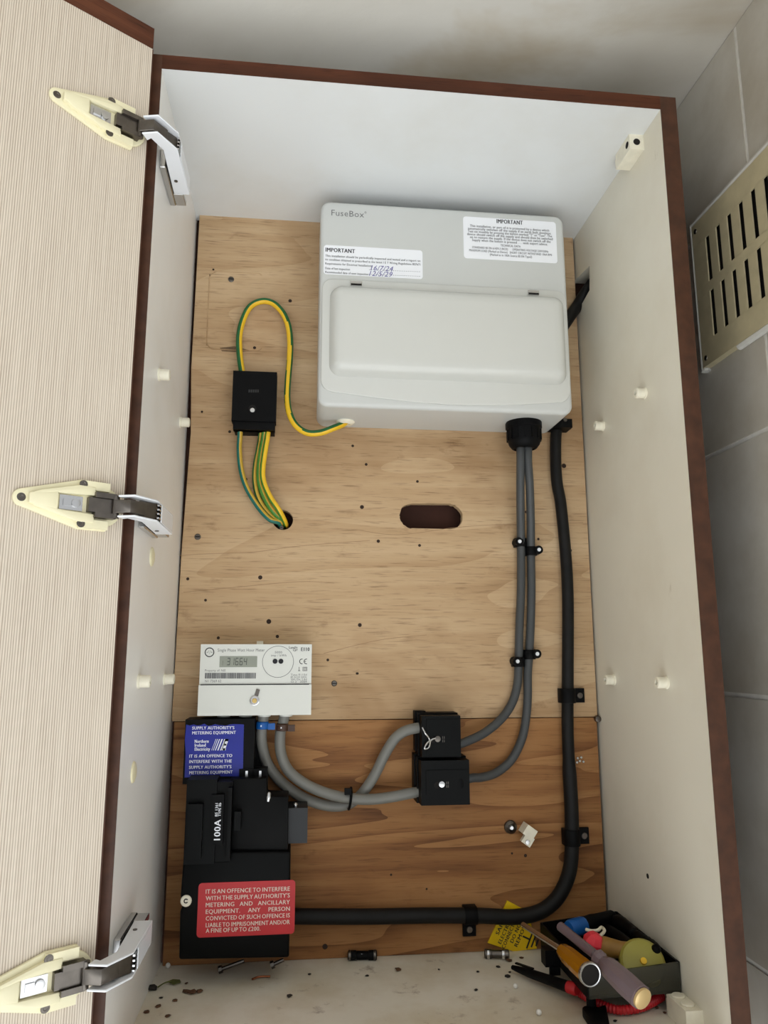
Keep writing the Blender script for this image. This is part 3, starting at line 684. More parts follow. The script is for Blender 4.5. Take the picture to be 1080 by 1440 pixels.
obj('dial_lettering', g, M_GINK, mt); g = G(); g.tpx('Property of: NIE', Z8(188, 316), Z8(330, 316), 3.2, Y_); g.tpx('N1 7369 62', Z8(188, 390), Z8(300, 390), 3.6, Y_)
obj('serial_lettering', g, M_GINK, mt); g = G()
for k, t in enumerate(('Type E110d', 'BS 6234 50Hz', 'Wh Ok 2.8d', 'Cl 2   2009')): g.tpx(t, Z8(780, 344 + k * 16), Z8(890, 344 + k * 16), 2.6, Y_)
obj('rating_lettering', g, M_GINK, mt)
g = G(); g.tpx('E110', Z8(852, 174), Z8(908, 174), 5, Y_, bold=.03); g.tpx('Landis', Z8(768, 158), Z8(826, 158), 3.6, Y_, bold=.01); g.tpx('Gyr', Z8(795, 172), Z8(828, 176), 3.4, Y_, bold=.01, shear=.3)
obj('black_lettering', g, M_INK, mt)
def ring(u, v, r0, r1, a0=0, a1=360, n=36, y=Y_):
    c = U(u, v, y); pts = []
    g_ = G(); A = []; B = []
    for k in range(n + 1):
        t = math.radians(a0 + (a1 - a0) * k / n); A.append((c.x + r0 * math.cos(t), y - .0002, c.z + r0 * math.sin(t))); B.append((c.x + r1 * math.cos(t), y - .0002, c.z + r1 * math.sin(t)))
    for k in range(n): g_.poly([A[k], A[k + 1], B[k + 1], B[k]])
    return g_
def px(n, y=Y_): return (U(540, 700, y) - U(540 + n, 700, y)).length
obj('dial_ring', ring(*Z8(692, 248), px(20), px(20.6)), M_GINK, mt)
u, v = Z8(219, 183); obj('emblem_ring', ring(u, v, px(5.0), px(6.2)), M_INK, mt)
g = G()
c = U(u, v, Y_); zz = [(-3.6, 0), (-2, 0), (-1, 2.2), (0, -2.2), (1, 2.2), (2, 0), (3.6, 0)]
for (x0, z0), (x1, z1) in zip(zz, zz[1:]):
    k = px(1); g.poly([(c.x + x0 * k, Y_ - .0002, c.z + z0 * k - .0003), (c.x + x1 * k, Y_ - .0002, c.z + z1 * k - .0003), (c.x + x1 * k, Y_ - .0002, c.z + z1 * k + .0003), (c.x + x0 * k, Y_ - .0002, c.z + z0 * k + .0003)])
obj('emblem_wave', g, M_GINK, mt)
for x in (672, 712):
    c = U(*Z8(x, 245), Y_); obj('optical_port', G().lathe((c.x, Y_ + .0001, c.z), (0, -1, 0), [(0, 0), (.0030, 0), (.0030, .0008), (.0024, .0008), (.0022, .0002), (0, .0002)], 18), M_INK, mt)
# CE mark, earth-leakage glyph, double-square glyph
u, v = Z8(857, 246); obj('ce_mark', ring(u, v, px(2.6), px(3.5), 75, 285, 20), M_INK, mt)
u, v = Z8(888, 246); g = ring(u, v, px(2.6), px(3.5), 75, 285, 20); c = U(u, v, Y_); k = px(1); g.poly([(c.x - 3 * k, Y_ - .0002, c.z - .35 * k), (c.x - .6 * k, Y_ - .0002, c.z - .35 * k), (c.x - .6 * k, Y_ - .0002, c.z + .45 * k), (c.x - 3 * k, Y_ - .0002, c.z + .45 * k)]); obj('ce_mark', g, M_INK, mt)
def frame(x0, y0, x1, y1, t, mi=0, gg=None):
    gg = gg or G(); A, B = U(*Z8(x0, y0), Y_), U(*Z8(x1, y1), Y_); yy = Y_ - .0002; t = px(t)
    for (p, q, r_, s_) in ((A.x, B.x, A.z - t, A.z), (A.x, B.x, B.z, B.z + t), (A.x, A.x + t, B.z, A.z), (B.x - t, B.x, B.z, A.z)): gg.poly([(p, yy, r_), (q, yy, r_), (q, yy, s_), (p, yy, s_)])
    return gg
g = frame(862, 284, 893, 312, .6); frame(869, 290, 886, 306, .6, gg=g); frame(836, 284, 839, 312, .5, gg=g); frame(831, 308, 845, 312, .5, gg=g); obj('class_marks', g, M_GINK, mt)
g = G(); random.seed(3); x = 188
while x < 540:
    wv_ = random.choice((3, 4, 5, 7)); A, B = U(*Z8(x, 325), Y_), U(*Z8(min(540, x + wv_), 364), Y_); g.poly([(A.x, Y_ - .0002, B.z), (B.x, Y_ - .0002, B.z), (B.x, Y_ - .0002, A.z), (A.x, Y_ - .0002, A.z)]); x += wv_ + random.choice((2, 2, 3, 4))
obj('barcode', g, M_GINK, mt)
A, B = U(*Z8(158, 406), Y_), U(*Z8(906, 410), Y_)
obj('joint_line', G().box(A.x, B.x, ym - .0021, ym - .0003, zs_ - .0006, zs_ + .0004), M_INK, mt)
c = U(*Z8(530, 517), ym - .002)
sc_ = obj('seal_screw', G().lathe((c.x, ym - .0018, c.z), (0, -1, 0), [(0, 0), (.0058, 0), (.0058, .0018), (.0046, .0022), (.0042, .0012), (0, .0012)], 20), M_STEEL, tc_)
obj('screw_centre', G().cyl((c.x, ym - .0029, c.z), (c.x, ym - .0045, c.z), .0032, .0026, 14), M_BRASS, sc_)
obj('seal_tag', G().box(-.0022, .0022, -.0006, .0006, -.004, .004, .0003, 1, mat=Matrix.Translation((c.x + .003, ym - .003, c.z + .0095)) @ Matrix.Rotation(.25, 4, 'Y')), M_DSTEEL, sc_)
for x in (318, 468, 597, 747):
    c = U(*Z8(x, 612), -.030); obj('cable_collar', G().cyl((c.x, -.030, b.z + .001), (c.x, -.030, b.z - .0035), .0085, .0078, 18), M_METER, mt)
c = U(365, 904, -.02); obj('hanging_lug', G().box(c.x - .004, c.x + .004, -.012, -.004, a.z - .001, a.z + .0045, .001, 2), M_PEG, mt)

# ------------------------------------------------------------------ grey meter tails
def tail(L_, ys, r, mat, label, group, name='meter_tail'):
    n = len(L_); pts = []
    for i, (u, v) in enumerate(L_):
        t = i / (n - 1); k = t * (len(ys) - 1); j = min(int(k), len(ys) - 2); pts.append(U(u, v, ys[j] + (ys[j + 1] - ys[j]) * (k - j)))
    return pts
MTR = 0.0066
pts = tail([(371.5, 1000), (370, 1012), (367.5, 1033), (370, 1055), (378, 1077), (398, 1102), (429, 1123), (461, 1133), (486, 1132), (503, 1122), (516, 1107), (529, 1086), (541, 1061), (555, 1039), (570, 1028), (590, 1023)], [-.030, -.026, -.014, -.008, -.008, -.008, -.014, -.020, -.024], MTR, None, None, None)
obj('meter_tail', G().tube(pts, MTR, 16, sub=8), M_GREY, sm=60, label='light grey cable from meter with blue sleeve, rising to the upper junction block', cat='cable', group='grey meter tails')
pts = tail([(400.5, 1000), (399, 1012), (394, 1033), (395.5, 1061), (407, 1085), (432, 1104), (464, 1117), (495, 1123), (524, 1124), (555, 1120), (580, 1115), (600, 1113)], [-.030, -.026, -.022, -.021, -.022, -.022, -.024], MTR, None, None, None)
obj('meter_tail', G().tube(pts, MTR, 16, sub=8), M_GREY, sm=60, label='light grey cable from meter with brown sleeve, running into the lower junction block', cat='cable', group='grey meter tails')
def sleeve(u, v, y, mat, mlab, lab):
    c = U(u, v, y); g = G().lathe(c + Vector((0, 0, -.0045)), (0.02, 0, 1), [(.0068, 0), (.0080, .0008), (.0080, .0075), (.0068, .009)], 18)
    o = obj('cable_tie', g, mat, label=lab, cat='cable tie')
    c = c + Vector((.010, 0, -.001)); obj('tie_head', G().box(c.x - .003, c.x + .0055, c.y - .004, c.y + .004, c.z - .004, c.z + .0035, .001, 2), mat, o)
    obj('print_mark', G().box(c.x - .012, c.x - .0105, c.y - .0084, c.y - .0079, c.z, c.z + .0018), M_WPRINT, o)
sleeve(369, 1020, -.0285, M_BLUEP, '', 'blue plastic tie round a grey cable just under the meter')
sleeve(397, 1022.5, -.0285, M_BRNP, '', 'brown plastic tie round a grey cable just under the meter')
c = U(492.5, 1123, -.0215)
g = G(); TR = []
for k in range(24):
    t = 2 * math.pi * k / 24; TR.append(Vector((c.x + .0015 * math.sin(t), c.y + .006 + .0145 * math.cos(t), c.z + -.001 + .0125 * math.sin(t))))
g.tube(TR + [TR[0]], .0016, 8, sub=2, up=(1, 0, 0))
tie = obj('cable_tie', g, M_BLACK, label='black cable tie gathering the two grey cables from the meter', cat='cable tie')
cc = U(489, 1113, -.03); obj('tie_head', G().box(cc.x - .004, cc.x + .004, cc.y - .003, cc.y + .003, cc.z - .0035, cc.z + .004, .0008, 2), M_BLACK, tie)

# ------------------------------------------------------------------ junction blocks
def junction(u0, v0, u1, v1, yf, label, variant):
    a, b = U(u0, v0, yf), U(u1, v1, yf)
    t = thing('junction_block', ((a.x + b.x) / 2, yf / 2, b.z), label, 'junction block', 'black cable junction blocks')
    obj('base', G().box(a.x - .002, b.x + .001, yf * .55, -.0002, b.z - .001, a.z + .002, .002, 2).box(a.x - .004, a.x + .01, yf * .35, -.0002, b.z + .004, a.z + .004, .001, 2), M_BLACK, t)
    lid = obj('lid', G().box(a.x, b.x, yf, yf * .5, b.z, a.z, .003 if variant else .0015, 3), M_BLACKG, t)
    w_, h_ = b.x - a.x, a.z - b.z
    if variant:
        obj('lid_panel', G().box(a.x + .006, b.x - .003, yf - .0012, yf + .001, b.z + .013, a.z - .011, .0006, 2), M_BLACKG, lid)
        e = G(); e.lathe((b.x - .011, yf - .001, b.z + h_ * .48), (0, -1, 0), [(0, 0), (.006, 0), (.006, .0005), (.005, .0008), (0, .0008)], 20)
        for v_ in e.bm.verts: v_.co.x = (b.x - .011) + (v_.co.x - (b.x - .011)) * .55
        obj('maker_badge', e, M_BLACK, lid)
        c = Vector((a.x + w_ * .42, yf - .0012, b.z + h_ * .47))
    else:
        obj('lid_panel', G().box(a.x + .006, b.x - .002, yf - .0010, yf + .001, b.z + .004, a.z - .004, .0006, 2), M_BLACKG, lid)
        obj('maker_badge', G().box(b.x - .012, b.x - .004, yf - .0014, yf - .0009, b.z + h_ * .4, b.z + h_ * .75, .0002, 1), M_BLACK, lid)
        c = Vector((a.x + w_ * .40, yf - .0012, b.z + h_ * .44))
    obj('screw_well', G().cyl((c.x - .006, yf - .0008, c.z - .001), (c.x - .006, yf - .0015, c.z - .001), .0038, n=14), M_DARK, lid)
    obj('screw', G().lathe(c, (0, -1, 0), [(0, 0), (.0038, 0), (.0036, .0008), (.001, .0012), (0, .0012)], 16), M_STEEL if variant else M_DSTEEL, lid)
    for k in range(4):
        obj('moulded_mark', G().box(c.x + .006 + (k % 2) * .002, c.x + .0065 + (k % 2) * .002, yf - .0014, yf - .001, c.z - .004 + (k // 2) * .004, c.z - .001 + (k // 2) * .004), M_DSTEEL, lid)
    return t
junction(593, 1007, 648.5, 1064, -.046, 'flat edged black junction block with twisted seal wire, above the other block', 0)
junction(592, 1070, 661, 1131.5, -.050, 'rounded black junction block with bright screw, below the other block', 1)
def wire_pts(l, y): return [U(u, v, y - (k % 2) * .002) for k, (u, v) in enumerate(l)]
sw = obj('seal_wire', G().tube(wire_pts([(594, 1023), (598, 1031), (604, 1040), (600, 1046), (597, 1053), (603, 1051), (606, 1041), (613, 1038)], -.0485), .0011, 8, sub=5), M_STEEL, label='thin twisted seal wire on the lid of the upper junction block', cat='wire')
dgl = [(653, 1044), (679.6, 1031.6), (703, 1013), (719, 991), (727, 965.6), (729, 939), (729.5, 920), (730.7, 875), (732.7, 827), (732.5, 762), (731.8, 697), (732, 655), (732, 630)]
dgr = [(664, 1094), (677, 1093.2), (698, 1086.5), (719, 1068.6), (733.7, 1039.5), (740, 1008), (742, 979), (742.2, 947), (744.3, 918), (746.3, 875), (747.3, 827), (746.6, 775), (746.3, 729.6), (744.7, 681), (742.6, 650), (742.6, 630)]
def dg(L_, lab):
    n = len(L_); pts = [U(L_[0][0] - 14, L_[0][1] + 4, -.024)]
    for i, (u, v) in enumerate(L_):
        t = 1 if v > 790 else (v - 640) / 150; t = max(0, min(1, t)); t = t * t * (3 - 2 * t)
        y = -.046 * (1 - t) + -.0085 * t
        if i < 3: y = (-.024, -.018, -.012)[i]
        pts.append(U(u, v, y))
    obj('consumer_tail', G().tube(pts, .0056, 16, sub=8), M_DGREY, sm=60, label=lab, cat='cable', group='dark grey tails to the fuse box')
dg(dgl, 'dark grey cable from upper junction block up to the black gland'); dg(dgr, 'dark grey cable from lower junction block up to the black gland')
def clip(u, v, nu, nv, lab):
    c = U(u, v, -.010); nl = U(nu, nv, -.010); sx = 1 if nl.x > c.x else -1
    g = G(); n = 14; prof = []
    for k in range(n + 1):
        t = math.pi * k / n; prof.append((c.x + .0083 * math.cos(t), -.0085 - .0083 * math.sin(t)))
    prof = [(c.x + .0083, -.0005)] + prof + [(c.x - .0083, -.0005)]
    g.prism(prof, c.z - .0062, c.z + .0062, 'z', .0008, 2)
    o = obj('cable_clip', g, M_BLACK, label=lab, cat='cable clip', group='black clips on the dark grey cables')
    obj('clip_lobe', G().cyl((nl.x, -.0005, nl.z), (nl.x, -.0185, nl.z), .0062, .0058, 18, ch=.0008), M_BLACK, o)
    obj('nail', G().lathe((nl.x, -.0184, nl.z), (0, -1, 0), [(0, 0), (.0027, 0), (.0022, .0012), (0, .0016)], 12), M_WPAINT, o)
clip(732.5, 763, 728.5, 762.5, 'upper black clip on the dark grey cable that comes from the upper junction block')
clip(747, 775, 755.5, 774, 'upper black clip on the dark grey cable that comes from the lower junction block')
clip(729.5, 931, 725.5, 930, 'lower black clip on the dark grey cable that comes from the upper junction block')
clip(745, 920.5, 753, 919.5, 'lower black clip on the dark grey cable that comes from the lower junction block')

# ------------------------------------------------------------------ supply cable and saddles
sp = [(782.5, 606), (781.5, 618), (781.5, 650), (783.5, 680), (788.4, 707), (794, 762), (797.5, 810), (798.8, 859), (798.6, 924), (798.2, 989), (798.4, 1030), (800, 1071), (803, 1124), (804.2, 1163), (804, 1195), (801.5, 1222), (794, 1245), (780, 1267), (757, 1283), (722, 1289.5), (670, 1287.5), (596, 1287.5), (509, 1289), (417, 1288.5), (395, 1288)]
obj('supply_cable', G().tube([U(u, v, -.0105 if v < 1250 else -.0115) for u, v in sp], lambda t: .0078 if t < .455 else (.0078 + .0012 * min(1, (t - .455) * 60)), 18, sub=8), M_RUB, sm=60,
    label='thick dusty black supply cable bending from the fuse box side to the cutout', cat='cable')
def saddle(u0, v0, u1, v1, cu, cv, lab, vert=True):
    a, b = U(u0, v0, -.006), U(u1, v1, -.006); c = U(cu, cv, -.0105); prof = []; n = 14; R = .0105
    if vert:
        for k in range(n + 1):
            t = math.pi * k / n; prof.append((c.x - R * math.cos(t), -.0105 - R * math.sin(t)))
        prof = [(c.x - R, -.0005)] + prof + [(c.x + R, -.002), (c.x + R, -.0005)]
        g = G().prism(prof, b.z, a.z, 'z', .0006, 2); g.box(c.x + R - .001, b.x, -.0045, -.0005, b.z, a.z, .0008, 2)
        sp_ = ((b.x + c.x + R) / 2 + .001, (a.z + b.z) / 2)
    else:
        for k in range(n + 1):
            t = math.pi * k / n; prof.append((-.0105 - R * math.sin(t), c.z + R * math.cos(t)))
        prof = [(-.0005, c.z + R)] + prof + [(-.0005, c.z - R)]
        g = G().prism(prof, a.x, b.x, 'x', .0006, 2); g.box(a.x, b.x, -.0045, -.0005, b.z, c.z - R + .001, .0008, 2)
        sp_ = ((a.x + b.x) / 2, (b.z + c.z - R) / 2)
    o = obj('cable_saddle', g, M_BLACK, label=lab, cat='cable saddle', group='black saddles on the supply cable')
    s_ = obj('screw', G().lathe((sp_[0], -.0044, sp_[1]), (0, -1, 0), [(0, 0), (.0042, 0), (.0036, .0012), (0, .0014)], 16), M_DSTEEL, o)
saddle(789, 968, 823, 988, 798.3, 978, 'black saddle screwed over the supply cable at the joint of the boards')
saddle(794, 1165, 829.6, 1187, 804.2, 1176, 'black saddle screwed over the supply cable above its bend')
saddle(651, 1280, 670, 1317, 660, 1287.5, 'black saddle over the level run of supply cable by the yellow tag', False)
a = U(776, 590, -.02); b = U(803, 603, -.02)
o = obj('cable_saddle', G().box(a.x, b.x, -.026, -.0005, b.z, a.z, .0015, 2), M_BLACK, label='black saddle tucked behind the lower corner of the fuse box', cat='cable saddle', group='black saddles on the supply cable')
c = U(795, 590, -.027); obj('screw', G().lathe((c.x, -.0259, c.z), (0, -1, 0), [(0, 0), (.003, 0), (.0026, .001), (0, .0012)], 14), M_DSTEEL, o)
pts = [U(785, 470, -.012), U(800, 447, -.012), UX(812, 430, W - .004), UX(823, 412, W + .006), UX(836, 395, W + .02)]
g = G(); 
obj('feed_cable', G().tube(pts, .0085, 14, sub=6), M_RUB, label='black cable leaving behind the fuse box through the notch in the side panel', cat='cable', sm=60)

# ------------------------------------------------------------------ service cutout
def Z9(x, y): return (230 + x / 4.5, 1070 + y / 4.5)
yc = -.075
co = thing('service_cutout', (.09, -.04, .03), 'large black service cutout with red and blue warning stickers and 100A fuse', 'electrical cutout')
def PX(l, y): return [(U(u, v, y).x, U(u, v, y).z) for u, v in l]
low = PX([(257.5, 1210), (253.5, 1262), (256.5, 1268), (256.5, 1275), (253, 1281), (251.5, 1350), (406.5, 1347), (408.5, 1198), (322, 1198), (320, 1210)], yc)
obj('lower_cover', G().prism(low, yc, -.012, 'y', .003, 3), M_BLACKG, co)
obj('base', G().box(.040, .118, -.014, -.0003, .036, .262, .002, 2), M_BAKE, co)
up = PX([(323, 1095.5), (375, 1094.5), (375, 1120), (405.5, 1120.5), (405, 1196), (322, 1197)], yc + .006)
uc = obj('upper_cover', G().prism(up, yc + .006, -.026, 'y', .0015, 2), M_BAKE, co)
a, b = U(*Z9(450, 320), yc - .004), U(*Z9(487, 438), yc - .004)
obj('pull_rib', G().box(a.x, b.x, yc - .006, yc + .008, b.z, a.z, .001, 2), M_BLACKG, uc)
a, b = U(*Z9(147, 122), -.085), U(*Z9(330, 655), -.085)
fc = obj('fuse_carrier', G().box(a.x, b.x - .002, -.083, -.012, b.z, a.z, .004, 3).box(a.x + .003, b.x - .016, -.092, -.08, b.z + .008, a.z - .025, .003, 3), M_BLACKG, co)
a2, b2 = U(*Z9(322, 140), -.085), U(*Z9(420, 645), -.085)
obj('carrier_side', G().box(a2.x, b2.x, -.079, -.02, b2.z, a2.z, .0015, 2).box(b2.x - .004, b2.x, -.089, -.02, b2.z + .004, a2.z - .005, .001, 2), M_BAKE, fc)
a, b = U(*Z9(316, 215), -.086), U(*Z9(372, 530), -.086)
rp = obj('rating_plate', G().box(a.x - .002, b.x, -.0855, -.06, b.z, a.z, .0006, 2), M_BLACK, co)
g = G(); yt = -.0858
def vtext(t, x0, y0, x1, y1, hx, **k):
    A, B = U(*Z9(x0, y0), yt), U(*Z9(x1, y1), yt); B.x = A.x; h = (U(*Z9(x0 - hx, y0), yt) - A).length
    g.text(t, A, B, h, **k)
vtext('100A', 358, 500, 358, 372, 40, bold=.02); vtext('BS 1361', 342, 350, 342, 268, 17, bold=.02); vtext('TYPE IIb', 362, 350, 362, 265, 16, bold=.02)
obj('lettering', g, M_WPRINT, rp)
a, b = U(*Z9(800, 300), -.055), U(*Z9(909, 520), -.055)
sb = obj('side_terminal', G().box(a.x - .004, b.x, -.055, -.012, b.z, a.z, .0015, 2), plain('blue_black_moulding', (13, 15, 19), .4, var=.2, vscale=40), co)
c = U(*Z9(835, 285), -.045); obj('seal_bead', G().lathe((c.x, -.045, a.z - .0005), (0, 0, 1), [(0, 0), (.003, 0), (.003, .003), (.0015, .005), (0, .005)], 12), M_STEEL, sb)
c = U(*Z9(660, 235), yc); obj('seal_bead', G().lathe((c.x, yc + .008, c.z - .006), (.1, 0, 1), [(0, 0), (.0025, .001), (.0035, .006), (.002, .011), (0, .012)], 12), M_STEEL, uc)
c = U(*Z9(140, 885), yc); ws = obj('cover_screw', G().lathe((c.x + .0005, yc + .003, c.z), (0, -1, 0), [(0, 0), (.0062, 0), (.0062, .004), (.0052, .005), (0, .005)], 18), M_PEG, co)
obj('screw_slot', ring(261.5, 1267, .0014, .0026, 30, 330, 14, yc - .0021), M_DARK, ws)
for x0, y0, x1, y1 in ((360, 1320, 510, 1265), (690, 1290, 760, 1258)):
    A, B = U(*Z9(x0, y0), -.03), U(*Z9(x1, y1), -.03); obj('fixing_bolt', G().cyl(A, B, .0022, n=10).lathe(A, (B - A), [(0, -.002), (.0045, -.002), (.0045, .002), (0, .002)], 8), M_DSTEEL, co)
# upper neutral section behind the blue sticker
yn = -.050
a, b = U(262, 1012, yn), U(356, 1096, yn)
ns = obj('neutral_cover', G().box(a.x - .001, b.x, yn, -.012, b.z - .004, a.z, .003, 3), M_BAKE, co)
for u in (347, 366):
    p0, p1 = U(u, 1085, -.045), U(u, 1097, -.045); obj('terminal_post', G().box(p0.x - .0085, p0.x + .0085, -.052, -.030, p1.z - .004, p0.z + .004, .0015, 2), M_BLACK, co)
    obj('terminal_screw', G().box(p0.x - .001, p0.x + .0018, -.0535, -.0515, p1.z, p0.z + .002, .0005, 1), M_STEEL, co)
# blue sticker with torn top edge
yb2 = yn - .0004
top = []
for k in range(17):
    t = k / 16; top.append((262 + 81 * t, 1019 + (random.uniform(-1.6, 1.8) if 0 < k < 16 else 0)))
bl = PX(top + [(342.5, 1040), (341.5, 1091.5), (300, 1092), (259.5, 1093.5), (261, 1060), (260, 1040)], yb2)
bs = obj('blue_sticker', G().prism(bl, yn, yb2, 'y'), M_BLUE, co, label='blue warning sticker with torn top edge')
g = G()
for t, x0, x1, yy, h in (("SUPPLY AUTHORITY'S", 100, 390, 715, 21), ('METERING EQUIPMENT', 100, 400, 748, 21), ('IT IS AN OFFENCE TO', 80, 375, 908, 21), ('INTERFERE WITH THE', 80, 372, 946, 21), ("SUPPLY AUTHORITY'S", 78, 370, 985, 21), ('METERING EQUIPMENT', 80, 378, 1022, 21)):
    g.tpx(t, Z8(x0, yy), Z8(x1, yy), h / 4.9, yb2, bold=.02)
for t, x1, yy in (('Northern', 212, 808), ('Ireland', 192, 835), ('Electricity', 222, 862)): g.tpx(t, Z8(117, yy), Z8(x1, yy), 4.6, yb2, bold=.035)
def quad(pts, y=yb2): g.poly([(U(*Z8(*p), y).x, y - .0002, U(*Z8(*p), y).z) for p in pts])
for k, wd in enumerate((3, 4, 6, 9, 12)):
    x = (0, 11, 24, 40, 60)[k]; quad([(232 + x, 860), (232 + x + wd, 860), (262 + x + wd, 782), (262 + x, 782)])
quad([(300, 860), (325, 860), (352, 782), (327, 782)]); quad([(312, 860), (330, 860), (333, 845), (310, 845)]); quad([(318, 827), (334, 827), (338, 814), (322, 814)]); quad([(326, 797), (346, 797), (352, 782), (330, 782)])
obj('lettering', g, M_WPRINT, bs)
# red sticker
yr = yc - .0006
a, b = U(280, 1242, yr), U(414, 1313, yr)
rs = obj('red_sticker', G().prism(rrect(a.x - .0005, b.x, b.z, a.z, .004, 5), yc + .0001, yr, 'y'), M_RED, co, label='red offence warning sticker lapping over the edge')
g = G()
for k, t in enumerate(('IT IS AN OFFENCE TO INTERFERE', "WITH THE SUPPLY AUTHORITY'S", 'METERING AND ANCILLARY', 'EQUIPMENT. ANY PERSON', 'CONVICTED OF SUCH OFFENCE IS', 'LIABLE TO IMPRISONMENT AND/OR', 'A FINE OF UP TO £200.')):
    v = 1252.5 + k * 9.35; u1 = 407.5 if k < 6 else 366
    A, B = U(289.5, v, yr), U(u1, v, yr); A.z = B.z
    g.text(t, A, B, (U(300, v, yr) - U(300, v - 6.0, yr)).length, fit='space', bold=.012)
obj('lettering', g, M_SILV, rs)

# ------------------------------------------------------------------ small fixings on the lower board
c = U(718, 1163, 0); o = obj('wall_plug', G().lathe((c.x, .001, c.z), (0, -1, 0), [(0, 0), (.0085, 0), (.008, .003), (.0045, .006), (.003, .004), (0, .004)], 18), M_DSTEEL, label='round grey screw washer in the lower board beside the cream clip', cat='washer')
obj('plug_core', G().cyl((c.x, -.003, c.z), (c.x, -.006, c.z), .0022, n=10), M_STEEL, o)
c = U(743, 1168, -.01)
mt_ = Matrix.Translation((c.x, -.0102, c.z)) @ Matrix.Rotation(math.radians(35), 4, 'Y')
o = obj('pipe_clip', G().box(-.0075, .0075, -.009, .011, -.007, .006, .002, 2, mat=mt_).box(-.003, .010, -.007, .0, -.016, -.004, .002, 2, mat=mt_), M_PEG, label='small cream plastic cable clip fixed to the lower board', cat='cable clip')
q = mt_ @ Vector((.004, -.0071, -.012)); obj('clip_nail', G().lathe(q, (0, -1, 0), [(0, 0), (.0032, 0), (.0028, .0012), (0, .0014)], 12), M_STEEL, o)
c = U(841, 1011, -.004); obj('bracket_screw', G().lathe((c.x, 0.0, c.z), (0, -1, 0), [(0, 0), (.0045, 0), (.004, .006), (0, .007)], 10), M_DSTEEL, ub)

# ------------------------------------------------------------------ yellow tag
yt_ = -.0016
tg_pts = PX([(713.5, 1266.5), (738.5, 1280), (747, 1300), (755, 1334), (722, 1338), (686, 1326)], yt_)
tg = obj('safety_tag', G().prism(tg_pts, .0006, yt_, 'y'), M_TAG, label='yellow safety electrical connection tag hanging behind the black cable', cat='tag')
g = G()
def Z1(x, y): return (690 + x / 6.75, 1250 + y / 6.75)
def tline(t, x0, y0, x1, y1, h):
    A, B = U(*Z1(x0, y0), yt_), U(*Z1(x1, y1), yt_); g.text(t, A, B, h, bold=.025)
for t, x0, y0, x1, y1 in (('SAFETY', 75, 440, 172, 232), ('ELECTRICAL', 98, 525, 225, 245), ('CONNECTION', 132, 570, 265, 265), ('DO NOT', 212, 515, 305, 305), ('REMOVE', 252, 552, 352, 325)): tline(t, x0, y0, x1, y1, .0046)
obj('lettering', g, M_INK, tg)
g = G(); d = Vector((.42, 0, .91)); e = Vector((.91, 0, -.42)); c = U(*Z1(372, 480), yt_)
for off, L in ((0, .022), (.005, .015), (.010, .008)):
    q = c + e * off; 
    g.poly([q - d * L / 2 + e * -.001 + Vector((0, -.0003, 0)), q - d * L / 2 + e * .001 + Vector((0, -.0003, 0)), q + d * L / 2 + e * .001 + Vector((0, -.0003, 0)), q + d * L / 2 + e * -.001 + Vector((0, -.0003, 0))])
g.poly([c - e * .010 - d * .001 + Vector((0, -.0003, 0)), c - d * .001 + Vector((0, -.0003, 0)), c + d * .001 + Vector((0, -.0003, 0)), c - e * .010 + d * .001 + Vector((0, -.0003, 0))])
obj('earth_symbol', g, M_INK, tg)

# ------------------------------------------------------------------ tool tray and tools on the cabinet floor
def FZ(u, v, z): return UZ(u, v, z)
ty = thing('tool_tray', (.505, -.11, 0), 'shallow black plastic tray full of tools in the cabinet corner', 'tray')
def wallp(g, p, q, h0, h1, t, z0=0.0):
    d = (q - p).normalized(); n = Vector((-d.y, d.x)); l = [p - n * t / 2, q - n * t / 2, q + n * t / 2, p + n * t / 2]
    A = [g.bm.verts.new((a.x, a.y, z0)) for a in l]; B = [g.bm.verts.new((a.x, a.y, h)) for a, h in zip(l, (h0, h1, h1, h0))]
    fs = [g.bm.faces.new(A), g.bm.faces.new(B[::-1])] + [g.bm.faces.new((A[k], B[k], B[(k + 1) % 4], A[(k + 1) % 4])) for k in range(4)]
    bmesh.ops.recalc_face_normals(g.bm, faces=fs)
TZ = .020; RIM = .049
tl = [Vector((.456, -.042)), Vector((.5580, -.026)), Vector((.5580, -.184)), Vector((.458, -.188))]
hs = (RIM - .004, RIM, RIM, RIM - .006)
g = G(); g.prism([tuple(p) for p in tl], TZ, TZ + .003, 'z'); obj('tray_floor', g, M_BLACK, ty)
for k in range(4):
    g = G(); wallp(g, tl[k], tl[(k + 1) % 4], hs[k], hs[(k + 1) % 4], .0024, TZ); obj('tray_wall', g, M_SMOKE if k == 2 else M_BLACK, ty)
for p in tl:
    q = p + (Vector((.507, -.105)) - p) * .12; obj('tray_foot', G().cyl((q.x, q.y, .0003), (q.x, q.y, TZ + .0005), .005, n=12), M_BLACK, ty)

def along(p0, p1): 
    return Vector(p0), (Vector(p1) - Vector(p0))
def driver(name, tip, neck, end, blade_r, prof, hmat, bmat, label, cap=None, group='screwdrivers'):
    """tip -> neck : blade; neck -> end : handle with profile of (radius, fraction)"""
    tip, neck, end = Vector(tip), Vector(neck), Vector(end); t = thing(name, neck, label, 'screwdriver', group)
    obj('blade', G().cyl(tip, neck, blade_r, blade_r, 12, ch=blade_r * .3), bmat, t)
    L = (end - neck).length; g = G(); ax = end - neck
    g.lathe(neck, ax, [(0, 0)] + [(r, f * L) for r, f in prof] + [(0, L)], 10); obj('handle', g, hmat, t, sm=25)
    if cap: obj('end_cap', G().lathe(neck + ax, ax, [(0, -.001), (cap[0], -.001), (cap[0], .0015), (cap[0] * .7, .003), (0, .0034)], 18), cap[1], t)
    return t
